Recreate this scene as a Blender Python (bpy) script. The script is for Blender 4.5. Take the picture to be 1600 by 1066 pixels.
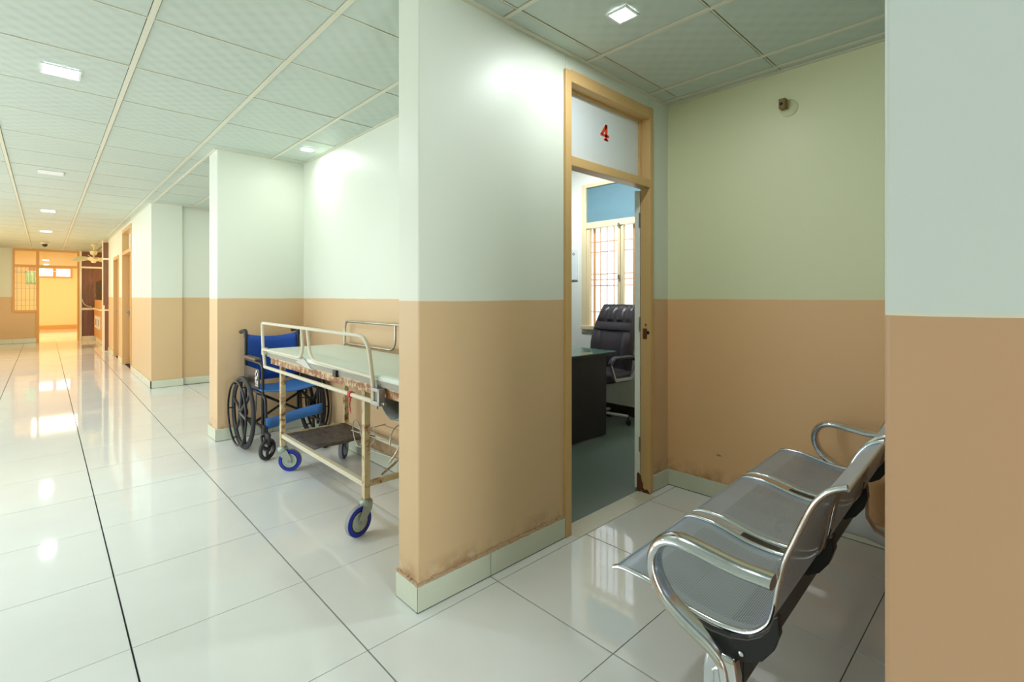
import bpy, math, random
from mathutils import Vector, Matrix

random.seed(7)
for o in list(bpy.data.objects):
    bpy.data.objects.remove(o)
scene = bpy.context.scene
col = scene.collection
PI = math.pi

# ------------------------------------------------------------------ camera, world, lights, exposure
YAW = math.atan(730 / 771)
EYE = 1.22
CEIL = 2.452
cd = bpy.data.cameras.new('camera')
cam = bpy.data.objects.new('camera', cd)
col.objects.link(cam)
cam.location = (0, 0, EYE)
cam.rotation_euler = (PI / 2, 0, -YAW)
cd.sensor_width = 36
cd.lens = 771 / 1600 * 36
cd.shift_y = -70 / 1600
cd.clip_start = 0.02
scene.camera = cam

world = bpy.data.worlds.new('sky')
scene.world = world
world.use_nodes = True
wn = world.node_tree.nodes
wn['Background'].inputs[0].default_value = (0.88, 0.95, 1.0, 1)
wn['Background'].inputs[1].default_value = 2.6

scene.view_settings.view_transform = 'Standard'
scene.view_settings.look = 'None'
scene.view_settings.gamma = 1
scene.view_settings.use_curve_mapping = False
scene.view_settings.exposure = 0.15


def area(name, loc, rot, sx, sy, power, color):
    l = bpy.data.lights.new(name, 'AREA')
    l.shape = 'RECTANGLE'
    l.size = sx
    l.size_y = sy
    l.energy = power
    l.color = color
    o = bpy.data.objects.new(name, l)
    o.location = loc
    o.rotation_euler = rot
    col.objects.link(o)
    return o


COOL = (0.90, 0.96, 1.0)
WARM = (1.0, 0.84, 0.62)
# unseen fill lights added along the left side and behind the camera
area('fill_side', (-2.3, 3.6, 1.35), (0, -PI / 2, 0), 1.8, 2.6, 26, COOL)
area('fill_side_far', (-2.3, 7.4, 1.4), (0, -PI / 2, 0), 1.8, 3.6, 30, (0.95, 0.98, 1.0))
area('warm_fill_far', (-2.3, 13.5, 1.5), (0, -PI / 2, 0), 1.6, 4.0, 85, (1.0, 0.70, 0.38))  # added warm fill that tints the far end of the corridor
area('fill_behind', (0.42, -2.85, 1.2), (PI / 2, 0, 0), 1.0, 1.8, 52, COOL)
# overhead fill light added to brighten the consulting room
area('office_fill', (2.9, 2.9, 2.78), (0, 0, 0), 0.6, 0.6, 105, COOL)
# warm lamp of the far ward, then unseen fills added for warm spill
area('ward_lamp', (0.3, 21.5, 2.9), (0, 0, 0), 1.2, 3.0, 92, WARM)
area('ward_entry_fill', (-1.0, 18.9, 2.6), (0, 0, 0), 0.6, 0.6, 60, (1.0, 0.62, 0.26))  # added fill for orange spill at the ward door
area('pharmacy_fill', (2.2, 16.0, 2.42), (0, 0, 0), 0.8, 0.8, 70, (1.0, 0.72, 0.40))  # added fill, hidden from view, warms the corridor end


# ------------------------------------------------------------------ materials
def s2l(c):
    return tuple(((v / 255) / 12.92 if v <= 10 else (((v / 255) + 0.055) / 1.055) ** 2.4) for v in c) + (1,)


class NT:
    def __init__(s, name):
        s.m = bpy.data.materials.new(name)
        s.m.use_nodes = True
        s.t = s.m.node_tree
        s.b = s.t.nodes['Principled BSDF']

    def n(s, kind, **kw):
        nd = s.t.nodes.new(kind)
        for k, v in kw.items():
            setattr(nd, k, v)
        return nd

    def l(s, a, b):
        s.t.links.new(a, b)

    def noise(s, scale, detail=4, rough=0.55, vec=None):
        nd = s.n('ShaderNodeTexNoise')
        nd.inputs['Scale'].default_value = scale
        nd.inputs['Detail'].default_value = detail
        nd.inputs['Roughness'].default_value = rough
        if vec is not None:
            s.l(vec, nd.inputs['Vector'])
        return nd.outputs['Fac']

    def ramp(s, fac, p0, p1, c0=(0, 0, 0, 1), c1=(1, 1, 1, 1)):
        r = s.n('ShaderNodeValToRGB')
        r.color_ramp.elements[0].position = p0
        r.color_ramp.elements[1].position = p1
        r.color_ramp.elements[0].color = c0
        r.color_ramp.elements[1].color = c1
        s.l(fac, r.inputs[0])
        return r.outputs[0]

    def mix(s, fac, a, b):
        m = s.n('ShaderNodeMix', data_type='RGBA')
        for sock, v in ((m.inputs[0], fac), (m.inputs[6], a), (m.inputs[7], b)):
            if hasattr(v, 'is_linked') or hasattr(v, 'links'):
                s.l(v, sock)
            else:
                sock.default_value = v
        return m.outputs[2]

    def math(s, op, a, b=None, c=None, clamp=False):
        m = s.n('ShaderNodeMath', operation=op, use_clamp=clamp)
        for i, v in enumerate((a, b, c)):
            if v is None:
                continue
            if hasattr(v, 'links'):
                s.l(v, m.inputs[i])
            else:
                m.inputs[i].default_value = v
        return m.outputs[0]

    def pos(s):
        g = s.n('ShaderNodeNewGeometry')
        x = s.n('ShaderNodeSeparateXYZ')
        s.l(g.outputs['Position'], x.inputs[0])
        return g.outputs['Position'], x.outputs

    def bump(s, h, strength=0.2, dist=0.01):
        b = s.n('ShaderNodeBump')
        b.inputs['Strength'].default_value = strength
        b.inputs['Distance'].default_value = dist
        s.l(h, b.inputs['Height'])
        s.l(b.outputs[0], s.b.inputs['Normal'])


def plain(name, rgb, rough=0.5, metal=0.0, var=0.06, scale=8.0, bump=0.0, coat=0.0):
    t = NT(name)
    c = s2l(rgb)
    d = tuple(v * (1 - var * 2) for v in c[:3]) + (1,)
    t.l(t.mix(t.noise(scale), d, c), t.b.inputs['Base Color'])
    t.b.inputs['Roughness'].default_value = rough
    t.b.inputs['Metallic'].default_value = metal
    t.b.inputs['Coat Weight'].default_value = coat
    if bump:
        t.bump(t.noise(scale * 12), bump, 0.002)
    return t.m


def wall_paint(name, up, low, dado=1.201, rough=0.42, peel=True, dull=0.0):
    t = NT(name)
    p, x = t.pos()
    wob = t.math('MULTIPLY', t.math('SUBTRACT', t.noise(3.0, 3, vec=p), 0.5), 0.012)
    z = t.math('ADD', x[2], wob)
    isup = t.math('GREATER_THAN', z, dado)
    soft = t.noise(1.1, 3, vec=p)
    lowc = t.mix(soft, tuple(v * 0.90 for v in s2l(low)[:3]) + (1,), s2l(low))
    upc = t.mix(soft, tuple(v * 0.96 for v in s2l(up)[:3]) + (1,), s2l(up))
    # thin overlap line where the two paints meet
    c = t.mix(isup, lowc, upc)
    edge = t.math('MULTIPLY', t.math('GREATER_THAN', z, dado), t.math('LESS_THAN', z, dado + 0.006))
    c = t.mix(t.math('MULTIPLY', edge, 0.35), c, s2l((226, 214, 168)))
    if peel:
        hgt = t.math('SUBTRACT', 1.0, t.math('MULTIPLY', t.math('SUBTRACT', x[2], 0.1), 11.0), clamp=True)
        band = t.math('MULTIPLY', hgt, t.ramp(t.noise(7.0, 6, 0.65, vec=p), 0.42, 0.62))
        c = t.mix(t.math('MULTIPLY', band, 0.75), c, s2l((150, 105, 68)))
        fl = t.math('MULTIPLY', t.math('SUBTRACT', 1.0, t.math('MULTIPLY', t.math('ABSOLUTE', t.math('SUBTRACT', x[2], 0.128)), 38.0), clamp=True),
                    t.ramp(t.noise(17.0, 6, 0.7, vec=p), 0.52, 0.60))
        c = t.mix(t.math('MULTIPLY', fl, 0.85), c, s2l((214, 190, 160)))
        sp = t.ramp(t.noise(9.0, 5, 0.7, vec=p), 0.735, 0.76)
        sp = t.math('MULTIPLY', sp, t.math('LESS_THAN', x[2], 0.75))
        c = t.mix(t.math('MULTIPLY', sp, 0.4), c, s2l((140, 100, 66)))
    t.l(c, t.b.inputs['Base Color'])
    t.b.inputs['Roughness'].default_value = rough
    t.b.inputs['Specular IOR Level'].default_value = 0.45
    h = t.math('ADD', t.math('MULTIPLY', t.noise(2.2, 4, vec=p), 1.0), t.math('MULTIPLY', t.noise(60, 3, vec=p), 0.06))
    t.bump(h, 0.28, 0.010)
    return t.m


UP = (222, 228, 212)
LOW = (218, 186, 142)
M = {}
M['wall'] = wall_paint('mint_and_tan_wall_paint', UP, LOW)
M['wall_clean'] = wall_paint('mint_and_tan_wall_paint_clean', UP, LOW, peel=False)
M['wall_alcove'] = wall_paint('mint_and_tan_wall_paint_yellower', (224, 227, 186), (236, 192, 140))  # yellower copy of the wall paint, lighter tan below
M['wall_fore'] = wall_paint('mint_and_tan_wall_paint_shaded', (204, 214, 208), (196, 158, 122), dado=1.188)  # darker copy of the wall paint: shade of the near wall put into colour
M['white_wall'] = plain('white_office_wall', (236, 238, 228), 0.6, var=0.02, scale=2, bump=0.1)
M['ward_wall'] = plain('yellow_ward_wall', (250, 226, 172), 0.6, var=0.02, scale=2)


def floor_tile_mat(name, c1, c2, rough):
    t = NT(name)
    p, x = t.pos()
    t.l(t.mix(t.ramp(t.noise(2.3, 5, 0.6, vec=p), 0.35, 0.7), s2l(c1), s2l(c2)), t.b.inputs['Base Color'])
    r = t.ramp(t.noise(1.6, 5, 0.6, vec=p), 0.3, 0.8, (rough, rough, rough, 1), (rough * 1.9, rough * 1.9, rough * 1.9, 1))
    t.l(r, t.b.inputs['Roughness'])
    t.b.inputs['Specular IOR Level'].default_value = 0.62
    t.bump(t.noise(1.4, 2, vec=p), 0.05, 0.01)
    return t.m


M['tile'] = floor_tile_mat('polished_ivory_floor_tile', (228, 230, 226), (233, 235, 231), 0.034)
M['skirt'] = floor_tile_mat('pale_green_skirting_tile', (206, 212, 190), (216, 220, 200), 0.16)
M['grout'] = plain('dark_grout', (44, 48, 42), 0.9, var=0.2, scale=30)
M['threshold'] = plain('cream_marble_threshold', (222, 218, 196), 0.25, var=0.06, scale=10)


def ceiling_mat():
    t = NT('embossed_ceiling_tile')
    p, x = t.pos()
    c = t.mix(t.noise(1.7, 4, vec=p), s2l((186, 199, 188)), s2l((198, 209, 198)))
    spots = t.ramp(t.noise(10.0, 6, 0.7, vec=p), 0.70, 0.76)
    c = t.mix(t.math('MULTIPLY', spots, 0.35), c, s2l((150, 150, 120)))
    t.l(c, t.b.inputs['Base Color'])
    t.b.inputs['Roughness'].default_value = 0.5
    # embossed soft squares
    sx = t.math('SINE', t.math('MULTIPLY', x[0], 62.0))
    sy = t.math('SINE', t.math('MULTIPLY', x[1], 62.0))
    q = t.math('MULTIPLY', sx, sy)
    t.bump(t.math('ADD', q, t.math('MULTIPLY', t.noise(40, 2, vec=p), 0.3)), 0.5, 0.0028)
    return t.m


M['ceil'] = ceiling_mat()
M['tbar'] = plain('cream_ceiling_grid_bar', (226, 224, 202), 0.4, var=0.08, scale=6)
M['void'] = plain('dark_ceiling_void', (22, 21, 16), 0.9)
M['slab'] = plain('painted_slab', (238, 238, 230), 0.7, var=0.02)
M['frame'] = plain('tan_painted_door_frame', (216, 178, 118), 0.38, var=0.07, scale=5, bump=0.15)
M['frame_far'] = plain('orange_varnished_frame', (222, 170, 90), 0.4, var=0.06)
M['panel_white'] = plain('white_painted_transom_board', (228, 236, 236), 0.3, var=0.02, scale=3)
M['leaf'] = plain('brown_door_leaf', (196, 132, 66), 0.4, var=0.1)
M['leaf_white'] = plain('white_edge_paint', (230, 234, 222), 0.4, var=0.04)
M['red'] = plain('red_number_paint', (248, 78, 44), 0.5)
M['rust'] = plain('flaking_rust', (126, 74, 38), 0.85, var=0.35, scale=40, bump=0.4)
M['black_hole'] = plain('black_lock_hole', (16, 13, 12), 0.7)
M['steel_dull'] = plain('dull_steel', (170, 172, 168), 0.4, 0.85, var=0.1, scale=30)


def chrome(name, tint=(212, 216, 220), rough=0.13, var=0.05):
    t = NT(name)
    t.b.inputs['Metallic'].default_value = 1
    n = t.noise(14, 5)
    t.l(t.mix(n, tuple(v * (1 - var) for v in s2l(tint)[:3]) + (1,), s2l(tint)), t.b.inputs['Base Color'])
    t.l(t.ramp(n, 0.3, 0.8, (rough,) * 3 + (1,), (rough * 1.8,) * 3 + (1,)), t.b.inputs['Roughness'])
    return t.m


M['chrome'] = chrome('polished_chrome')
M['chrome_tube'] = chrome('scuffed_chrome_tube', (208, 204, 190), 0.22, 0.25)


def perf_mat():
    t = NT('perforated_silver_sheet')
    uv = t.n('ShaderNodeUVMap')
    uv.uv_map = 'UVMap'
    s = t.n('ShaderNodeSeparateXYZ')
    t.l(uv.outputs[0], s.inputs[0])
    # staggered round holes, pitch 6.5 mm
    P = 0.0062
    u = t.math('DIVIDE', s.outputs[0], P)
    v = t.math('DIVIDE', s.outputs[1], P * 0.87)
    row = t.math('FLOOR', v)
    u2 = t.math('ADD', u, t.math('MULTIPLY', t.math('MODULO', row, 2.0), 0.5))
    fu = t.math('SUBTRACT', t.math('FRACT', u2), 0.5)
    fv = t.math('SUBTRACT', t.math('FRACT', v), 0.5)
    d = t.math('SQRT', t.math('ADD', t.math('MULTIPLY', fu, fu), t.math('MULTIPLY', t.math('MULTIPLY', fv, fv), 0.76)))
    hole = t.math('LESS_THAN', d, 0.25)
    # perforated field only inside the margins
    inu = t.math('MULTIPLY', t.math('GREATER_THAN', s.outputs[0], 0.045), t.math('LESS_THAN', s.outputs[0], 0.42))
    inv = t.math('MULTIPLY', t.math('GREATER_THAN', s.outputs[1], 0.085), t.math('LESS_THAN', s.outputs[1], 0.70))
    hole = t.math('MULTIPLY', hole, t.math('MULTIPLY', inu, inv))
    t.b.inputs['Metallic'].default_value = 0.5
    t.b.inputs['Roughness'].default_value = 0.36
    tr = t.n('ShaderNodeBsdfTransparent')
    mx = t.n('ShaderNodeMixShader')
    t.l(t.mix(hole, t.mix(t.noise(5, 5), s2l((166, 178, 194)), s2l((186, 196, 208))), s2l((40, 42, 46))), t.b.inputs['Base Color'])
    t.l(t.math('MULTIPLY', hole, 0.35), mx.inputs[0])
    t.l(t.b.outputs[0], mx.inputs[1])
    t.l(tr.outputs[0], mx.inputs[2])
    t.l(mx.outputs[0], t.t.nodes['Material Output'].inputs[0])
    return t.m


M['perf'] = perf_mat()
M['black_metal'] = plain('black_painted_steel', (14, 14, 16), 0.35, var=0.2)
M['black_plastic'] = plain('black_plastic', (34, 34, 37), 0.4, var=0.2, scale=12)
M['tyre'] = plain('dark_grey_rubber', (58, 58, 60), 0.7, var=0.15, scale=20)
M['blue'] = plain('royal_blue_canvas', (22, 84, 186), 0.6, var=0.12, scale=14, bump=0.4)
M['blue_light'] = plain('faded_blue_canvas', (66, 128, 208), 0.65, var=0.12, scale=14, bump=0.4)
M['blue_rubber'] = plain('blue_caster_rubber', (26, 48, 172), 0.45, var=0.08)
M['hub'] = plain('pale_green_grey_hub', (182, 196, 184), 0.4, 0.2, var=0.1, scale=30)
M['zinc'] = plain('zinc_caster_fork', (178, 188, 178), 0.34, 0.7, var=0.12, scale=30)
M['grey_rubber'] = plain('grey_rubber_tread', (160, 160, 156), 0.7)
M['mattress'] = plain('pale_green_vinyl', (216, 224, 210), 0.42, var=0.05, scale=6, bump=0.12)
M['mattress_side'] = plain('worn_grey_vinyl', (172, 166, 150), 0.55, var=0.18, scale=16, bump=0.2)
M['cloth_grey'] = plain('grey_hanging_cloth', (150, 158, 154), 0.8, var=0.1, scale=9)
M['pad'] = plain('worn_brown_armrest', (120, 98, 80), 0.5, var=0.25, scale=30)
M['skirtguard'] = plain('dark_brown_guard_sheet', (70, 56, 48), 0.4, var=0.25, scale=10)
M['mark'] = plain('white_sticker_print', (220, 222, 220), 0.5)
M['red_tape'] = plain('red_tape', (200, 40, 50), 0.5)
M['wire'] = plain('silver_wire', (200, 196, 182), 0.35, 0.6, var=0.15, scale=20)


def rusty(name, base, amount, metal=0.0):
    t = NT(name)
    p, x = t.pos()
    f = t.ramp(t.noise(16, 8, 0.7, vec=p), amount, amount + 0.12)
    c = t.mix(f, s2l(base), s2l((142, 84, 38)))
    c = t.mix(t.ramp(t.noise(40, 5, 0.7, vec=p), 0.55, 0.7), c, t.mix(f, s2l(base), s2l((86, 50, 28))))
    t.l(c, t.b.inputs['Base Color'])
    t.b.inputs['Roughness'].default_value = 0.5
    t.b.inputs['Metallic'].default_value = metal
    t.bump(t.noise(60, 4, vec=p), 0.3, 0.002)
    return t.m


M['rusty_leg'] = rusty('cream_paint_going_rusty', (204, 190, 150), 0.5)
M['rusty_top'] = rusty('heavily_rusted_cream_edge', (206, 186, 148), 0.42)
M['rail_paint'] = rusty('cream_rail_paint', (208, 200, 176), 0.66)
M['shelf'] = rusty('brown_worn_shelf_sheet', (104, 94, 88), 0.64, 0.3)
_t = M['shelf'].node_tree
_b = _t.nodes['Principled BSDF']
_n = _t.nodes.new('ShaderNodeTexNoise'); _n.inputs['Scale'].default_value = 9; _n.inputs['Detail'].default_value = 8; _n.inputs['Roughness'].default_value = 0.75
_r = _t.nodes.new('ShaderNodeValToRGB'); _r.color_ramp.elements[0].position = 0.46; _r.color_ramp.elements[1].position = 0.62
_m = _t.nodes.new('ShaderNodeMix'); _m.data_type = 'RGBA'
_t.links.new(_n.outputs['Fac'], _r.inputs[0]); _t.links.new(_r.outputs[0], _m.inputs[0])
_src = _b.inputs['Base Color'].links[0].from_socket
_t.links.new(_src, _m.inputs[6]); _m.inputs[7].default_value = s2l((46, 50, 62)); _t.links.new(_m.outputs[2], _b.inputs['Base Color'])
M['leather'] = plain('dark_brown_leather', (70, 64, 70), 0.33, var=0.15, scale=9, bump=0.15)
M['desk'] = plain('black_brown_laminate', (44, 36, 32), 0.45, var=0.12, scale=5)
M['silver'] = plain('silver_plastic', (196, 198, 196), 0.35, 0.5)
M['office_floor'] = plain('grey_green_cement_floor', (112, 126, 112), 0.33, var=0.14, scale=2.5, bump=0.05)
M['office_skirt'] = plain('dark_brown_glazed_tile', (62, 46, 30), 0.25, var=0.15)
M['win_frame'] = plain('cream_window_frame', (232, 216, 176), 0.4, var=0.05)
M['grille'] = plain('orange_painted_grille', (236, 168, 112), 0.5)
M['blueboard'] = plain('slate_blue_board', (98, 134, 146), 0.6, var=0.08, scale=4)
M['switch_brown'] = plain('brown_fixture', (150, 124, 58), 0.5, var=0.3, scale=40)
M['plate'] = plain('painted_over_plate', (212, 214, 170), 0.5, var=0.03)
M['lamp_trim'] = plain('white_lamp_trim', (236, 238, 236), 0.4, var=0.02)
M['fan'] = plain('cream_fan_enamel', (232, 222, 180), 0.35, var=0.03)


def wood_mat():
    t = NT('dark_walnut_laminate')
    p, x = t.pos()
    mp = t.n('ShaderNodeMapping')
    mp.inputs['Scale'].default_value = (9, 9, 0.8)
    t.l(p, mp.inputs[0])
    t.l(t.mix(t.noise(3, 6, 0.6, vec=mp.outputs[0]), s2l((84, 50, 34)), s2l((148, 98, 68))), t.b.inputs['Base Color'])
    t.b.inputs['Roughness'].default_value = 0.4
    return t.m


M['wood'] = wood_mat()
M['counter'] = plain('orange_counter_laminate', (226, 160, 84), 0.4)
M['cream_trim'] = plain('cream_trim_strip', (240, 228, 200), 0.4, var=0.02)
M['paper'] = plain('white_paper_notice', (236, 234, 230), 0.7, var=0.01)
M['print'] = plain('grey_notice_print', (120, 104, 96), 0.7)
M['green_cloth'] = plain('pale_green_curtain', (170, 206, 168), 0.8)


def glass_mat(name, tint, alpha):
    t = NT(name)
    tr = t.n('ShaderNodeBsdfTransparent')
    tr.inputs[0].default_value = tint
    gl = t.n('ShaderNodeBsdfGlossy')
    gl.inputs['Roughness'].default_value = 0.03
    mx = t.n('ShaderNodeMixShader')
    mx.inputs[0].default_value = alpha
    t.l(tr.outputs[0], mx.inputs[1])
    t.l(gl.outputs[0], mx.inputs[2])
    t.l(mx.outputs[0], t.t.nodes['Material Output'].inputs[0])
    return t.m


M['glass'] = glass_mat('clear_window_glass', (0.95, 0.97, 0.96, 1), 0.06)
M['glass_green'] = plain('green_glass_desk_top', (92, 128, 118), 0.06, var=0.03)
M['glass_teal'] = glass_mat('teal_counter_glass', (0.72, 0.86, 0.82, 1), 0.3)


def emit(name, rgb, strength):
    t = NT(name)
    t.b.inputs['Base Color'].default_value = rgb + (1,)
    t.b.inputs['Emission Color'].default_value = rgb + (1,)
    t.b.inputs['Emission Strength'].default_value = strength
    return t.m


M['led'] = emit('white_led_diffuser', (0.93, 0.97, 1.0), 22)
M['led_round'] = emit('white_round_led_diffuser', (0.95, 0.98, 1.0), 22)


# ------------------------------------------------------------------ mesh helpers
class MB:
    def __init__(s):
        s.v = []
        s.f = []
        s.uv = None

    def box(s, a, b, mat=None):
        x0, y0, z0 = a
        x1, y1, z1 = b
        n = len(s.v)
        pts = [Vector(p) for p in ((x0, y0, z0), (x1, y0, z0), (x1, y1, z0), (x0, y1, z0), (x0, y0, z1), (x1, y0, z1), (x1, y1, z1), (x0, y1, z1))]
        if mat is not None:
            pts = [mat @ p for p in pts]
        s.v += pts
        s.f += [tuple(n + i for i in q) for q in ((0, 3, 2, 1), (4, 5, 6, 7), (0, 1, 5, 4), (1, 2, 6, 5), (2, 3, 7, 6), (3, 0, 4, 7))]
        return s

    def bar(s, p, q, w, h, up=(0, 0, 1)):
        """rectangular bar from p to q"""
        p, q = Vector(p), Vector(q)
        d = q - p
        L = d.length
        zz = d.normalized()
        xx = Vector(up).cross(zz)
        if xx.length < 1e-4:
            xx = Vector((1, 0, 0)).cross(zz)
        xx.normalize()
        yy = zz.cross(xx)
        m = Matrix.Translation(p) @ Matrix((xx, yy, zz)).transposed().to_4x4()
        return s.box((-w / 2, -h / 2, 0), (w / 2, h / 2, L), m)

    def tube(s, pts, r, n=10, closed=False, flat=None, caps=True):
        pts = [Vector(p) for p in pts]
        N = len(pts)
        rs = r if isinstance(r, (list, tuple)) else [r] * N
        base = len(s.v)
        prev = None
        for i, p in enumerate(pts):
            if closed:
                t = (pts[(i + 1) % N] - pts[i - 1])
            else:
                t = pts[min(i + 1, N - 1)] - pts[max(i - 1, 0)]
            t.normalize()
            if prev is None:
                a = Vector((0, 0, 1)) if abs(t.z) < 0.9 else Vector((1, 0, 0))
                if flat is not None:
                    a = Vector(flat)
                u = (a - t * a.dot(t)).normalized()
            else:
                u = (prev - t * prev.dot(t)).normalized()
            prev = u
            w = t.cross(u)
            for k in range(n):
                an = 2 * PI * k / n
                s.v.append(p + (u * math.cos(an) + w * math.sin(an)) * rs[i])
        for i in range(N if closed else N - 1):
            j = (i + 1) % N
            for k in range(n):
                s.f.append((base + i * n + k, base + i * n + (k + 1) % n, base + j * n + (k + 1) % n, base + j * n + k))
        if caps and not closed:
            s.f.append(tuple(base + k for k in range(n))[::-1])
            s.f.append(tuple(base + (N - 1) * n + k for k in range(n)))
        return s

    def oval(s, pts, side, a, b, n=12):
        """tube with an oval section: a along 'side' vector, b across"""
        pts = [Vector(p) for p in pts]
        N = len(pts)
        side = Vector(side).normalized()
        base = len(s.v)
        for i, p in enumerate(pts):
            t = (pts[min(i + 1, N - 1)] - pts[max(i - 1, 0)]).normalized()
            w = t.cross(side).normalized()
            aa = a[i] if isinstance(a, (list, tuple)) else a
            bb = b[i] if isinstance(b, (list, tuple)) else b
            for k in range(n):
                an = 2 * PI * k / n
                s.v.append(p + side * math.cos(an) * aa + w * math.sin(an) * bb)
        for i in range(N - 1):
            for k in range(n):
                s.f.append((base + i * n + k, base + i * n + (k + 1) % n, base + (i + 1) * n + (k + 1) % n, base + (i + 1) * n + k))
        s.f.append(tuple(base + k for k in range(n))[::-1])
        s.f.append(tuple(base + (N - 1) * n + k for k in range(n)))
        return s

    def lathe(s, prof, mat, n=32, close=False):
        """prof list of (r, h), axis local z"""
        base = len(s.v)
        for r, h in prof:
            for k in range(n):
                an = 2 * PI * k / n
                s.v.append(mat @ Vector((r * math.cos(an), r * math.sin(an), h)))
        m = len(prof)
        for i in range(m if close else m - 1):
            j = (i + 1) % m
            for k in range(n):
                s.f.append((base + i * n + k, base + i * n + (k + 1) % n, base + j * n + (k + 1) % n, base + j * n + k))
        if not close:
            s.f.append(tuple(base + k for k in range(n))[::-1])
            s.f.append(tuple(base + (m - 1) * n + k for k in range(n)))
        return s

    def prism(s, poly, mat, h0, h1):
        """2-D polygon extruded along local z"""
        n = len(poly)
        b = len(s.v)
        for h in (h0, h1):
            for x, y in poly:
                s.v.append(mat @ Vector((x, y, h)))
        s.f.append(tuple(b + i for i in range(n))[::-1])
        s.f.append(tuple(b + n + i for i in range(n)))
        for i in range(n):
            j = (i + 1) % n
            s.f.append((b + i, b + j, b + n + j, b + n + i))
        return s

    def grid(s, P, thick=0.0):
        """grid of points P[i][j]; optional solid thickness along -z later via modifier"""
        b = len(s.v)
        m = len(P[0])
        for row in P:
            s.v += [Vector(p) for p in row]
        for i in range(len(P) - 1):
            for j in range(m - 1):
                s.f.append((b + i * m + j, b + i * m + j + 1, b + (i + 1) * m + j + 1, b + (i + 1) * m + j))
        return s

    def build(s, name, mat, parent=None, smooth=False, bevel=0, seg=2, solid=0, sub=0):
        me = bpy.data.meshes.new(name)
        me.from_pydata([tuple(v) for v in s.v], [], s.f)
        me.validate()
        if not isinstance(mat, (list, tuple)):
            mat = [mat]
        for m_ in mat:
            me.materials.append(m_)
        o = bpy.data.objects.new(name, me)
        col.objects.link(o)
        if s.uv is not None:
            ul = me.uv_layers.new(name='UVMap')
            for lp in me.loops:
                ul.data[lp.index].uv = s.uv[lp.vertex_index]
        if solid:
            m = o.modifiers.new('solid', 'SOLIDIFY')
            m.thickness = solid
            m.offset = 0
        if bevel:
            m = o.modifiers.new('bevel', 'BEVEL')
            m.width = bevel
            m.segments = seg
            m.limit_method = 'ANGLE'
        if sub:
            m = o.modifiers.new('sub', 'SUBSURF')
            m.levels = sub
            m.render_levels = sub
        if smooth:
            for p in me.polygons:
                p.use_smooth = True
            if not sub:
                me.set_sharp_from_angle(angle=math.radians(40))
        if parent:
            o.parent = parent
        return o


def tag(o, label=None, cat=None, group=None, kind=None):
    if label:
        o['label'] = label
    if cat:
        o['category'] = cat
    if group:
        o['group'] = group
    if kind:
        o['kind'] = kind
    return o


def empty(name, loc=(0, 0, 0), rz=0.0):
    o = bpy.data.objects.new(name, None)
    o.location = loc
    o.rotation_euler = (0, 0, rz)
    o.empty_display_size = 0.1
    col.objects.link(o)
    return o


def local(parent, o):
    """geometry of o was written in world space: keep it there under the parent"""
    o.matrix_parent_inverse = (Matrix.Translation(parent.location) @ Matrix.Rotation(parent.rotation_euler[2], 4, 'Z')).inverted()
    return o


def catmull(pts, k=6, closed=False):
    pts = [Vector(p) for p in pts]
    N = len(pts)
    out = []
    for i in range(N if closed else N - 1):
        if closed:
            p0, p1, p2, p3 = pts[i - 1], pts[i], pts[(i + 1) % N], pts[(i + 2) % N]
        else:
            p0, p1, p2, p3 = pts[max(i - 1, 0)], pts[i], pts[i + 1], pts[min(i + 2, N - 1)]
        for j in range(k):
            t = j / k
            out.append(0.5 * ((2 * p1) + (-p0 + p2) * t + (2 * p0 - 5 * p1 + 4 * p2 - p3) * t * t + (-p0 + 3 * p1 - 3 * p2 + p3) * t ** 3))
    if not closed:
        out.append(pts[-1])
    return out


def rounded(pts, r, k=5, closed=False):
    """polyline with rounded corners"""
    pts = [Vector(p) for p in pts]
    N = len(pts)
    out = []
    for i, p in enumerate(pts):
        if not closed and i in (0, N - 1):
            out.append(p)
            continue
        a = (pts[i - 1] - p)
        b = (pts[(i + 1) % N] - p)
        rr = min(r, a.length * 0.49, b.length * 0.49)
        a = p + a.normalized() * rr
        b = p + b.normalized() * rr
        for j in range(k + 1):
            t = j / k
            out.append(a * (1 - t) ** 2 + p * 2 * t * (1 - t) + b * t * t)
    return out


def axis(loc, direction):
    return Matrix.Translation(Vector(loc)) @ Vector(direction).to_track_quat('Z', 'Y').to_matrix().to_4x4()


def project(x, y, z):
    fx, fy = math.sin(YAW), math.cos(YAW)
    d = x * fx + y * fy
    if d < 0.15:
        return None
    r = x * fy - y * fx
    return 800 + 771 * r / d, 463 - 771 * (z - EYE) / d


def struct(name, mb, mat, label, cat, **kw):
    return tag(mb.build(name, mat, **kw), label, cat, kind='structure')


# ------------------------------------------------------------------ walls
WT = 2.56
m = MB().box((1.05, 1.635, 0), (1.925, 1.785, WT)).box((1.925, 1.635, 2.35), (2.72, 1.785, WT)).box((2.72, 1.635, 0), (3.0, 1.70, WT)).box((3.0, 1.635, 0), (4.45, 1.785, WT))
w_door = struct('wall_doorway', m, M['wall'], 'partition wall holding the numbered door, mint above and tan below', 'wall', bevel=0.006)
m = MB().box((2.945, 0.175, 0), (3.1, 1.635, WT))
w_end = struct('wall_alcove', m, M['wall_alcove'], 'wall at the end of the seating alcove, mint above and tan below', 'wall')
m = MB().box((1.04, -3.0, 0), (1.19, 0.175, WT)).box((1.19, 0.03, 0), (3.1, 0.175, WT))
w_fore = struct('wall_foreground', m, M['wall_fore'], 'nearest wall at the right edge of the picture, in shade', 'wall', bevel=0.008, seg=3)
m = MB().box((1.765, 1.785, 0), (1.9, 4.71, WT))
w_bay = struct('wall_bay_back', m, M['wall'], 'long wall beside the stretcher at the back of its bay', 'wall')
m = MB().box((1.05, 4.71, 0), (2.9, 4.98, WT))
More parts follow.
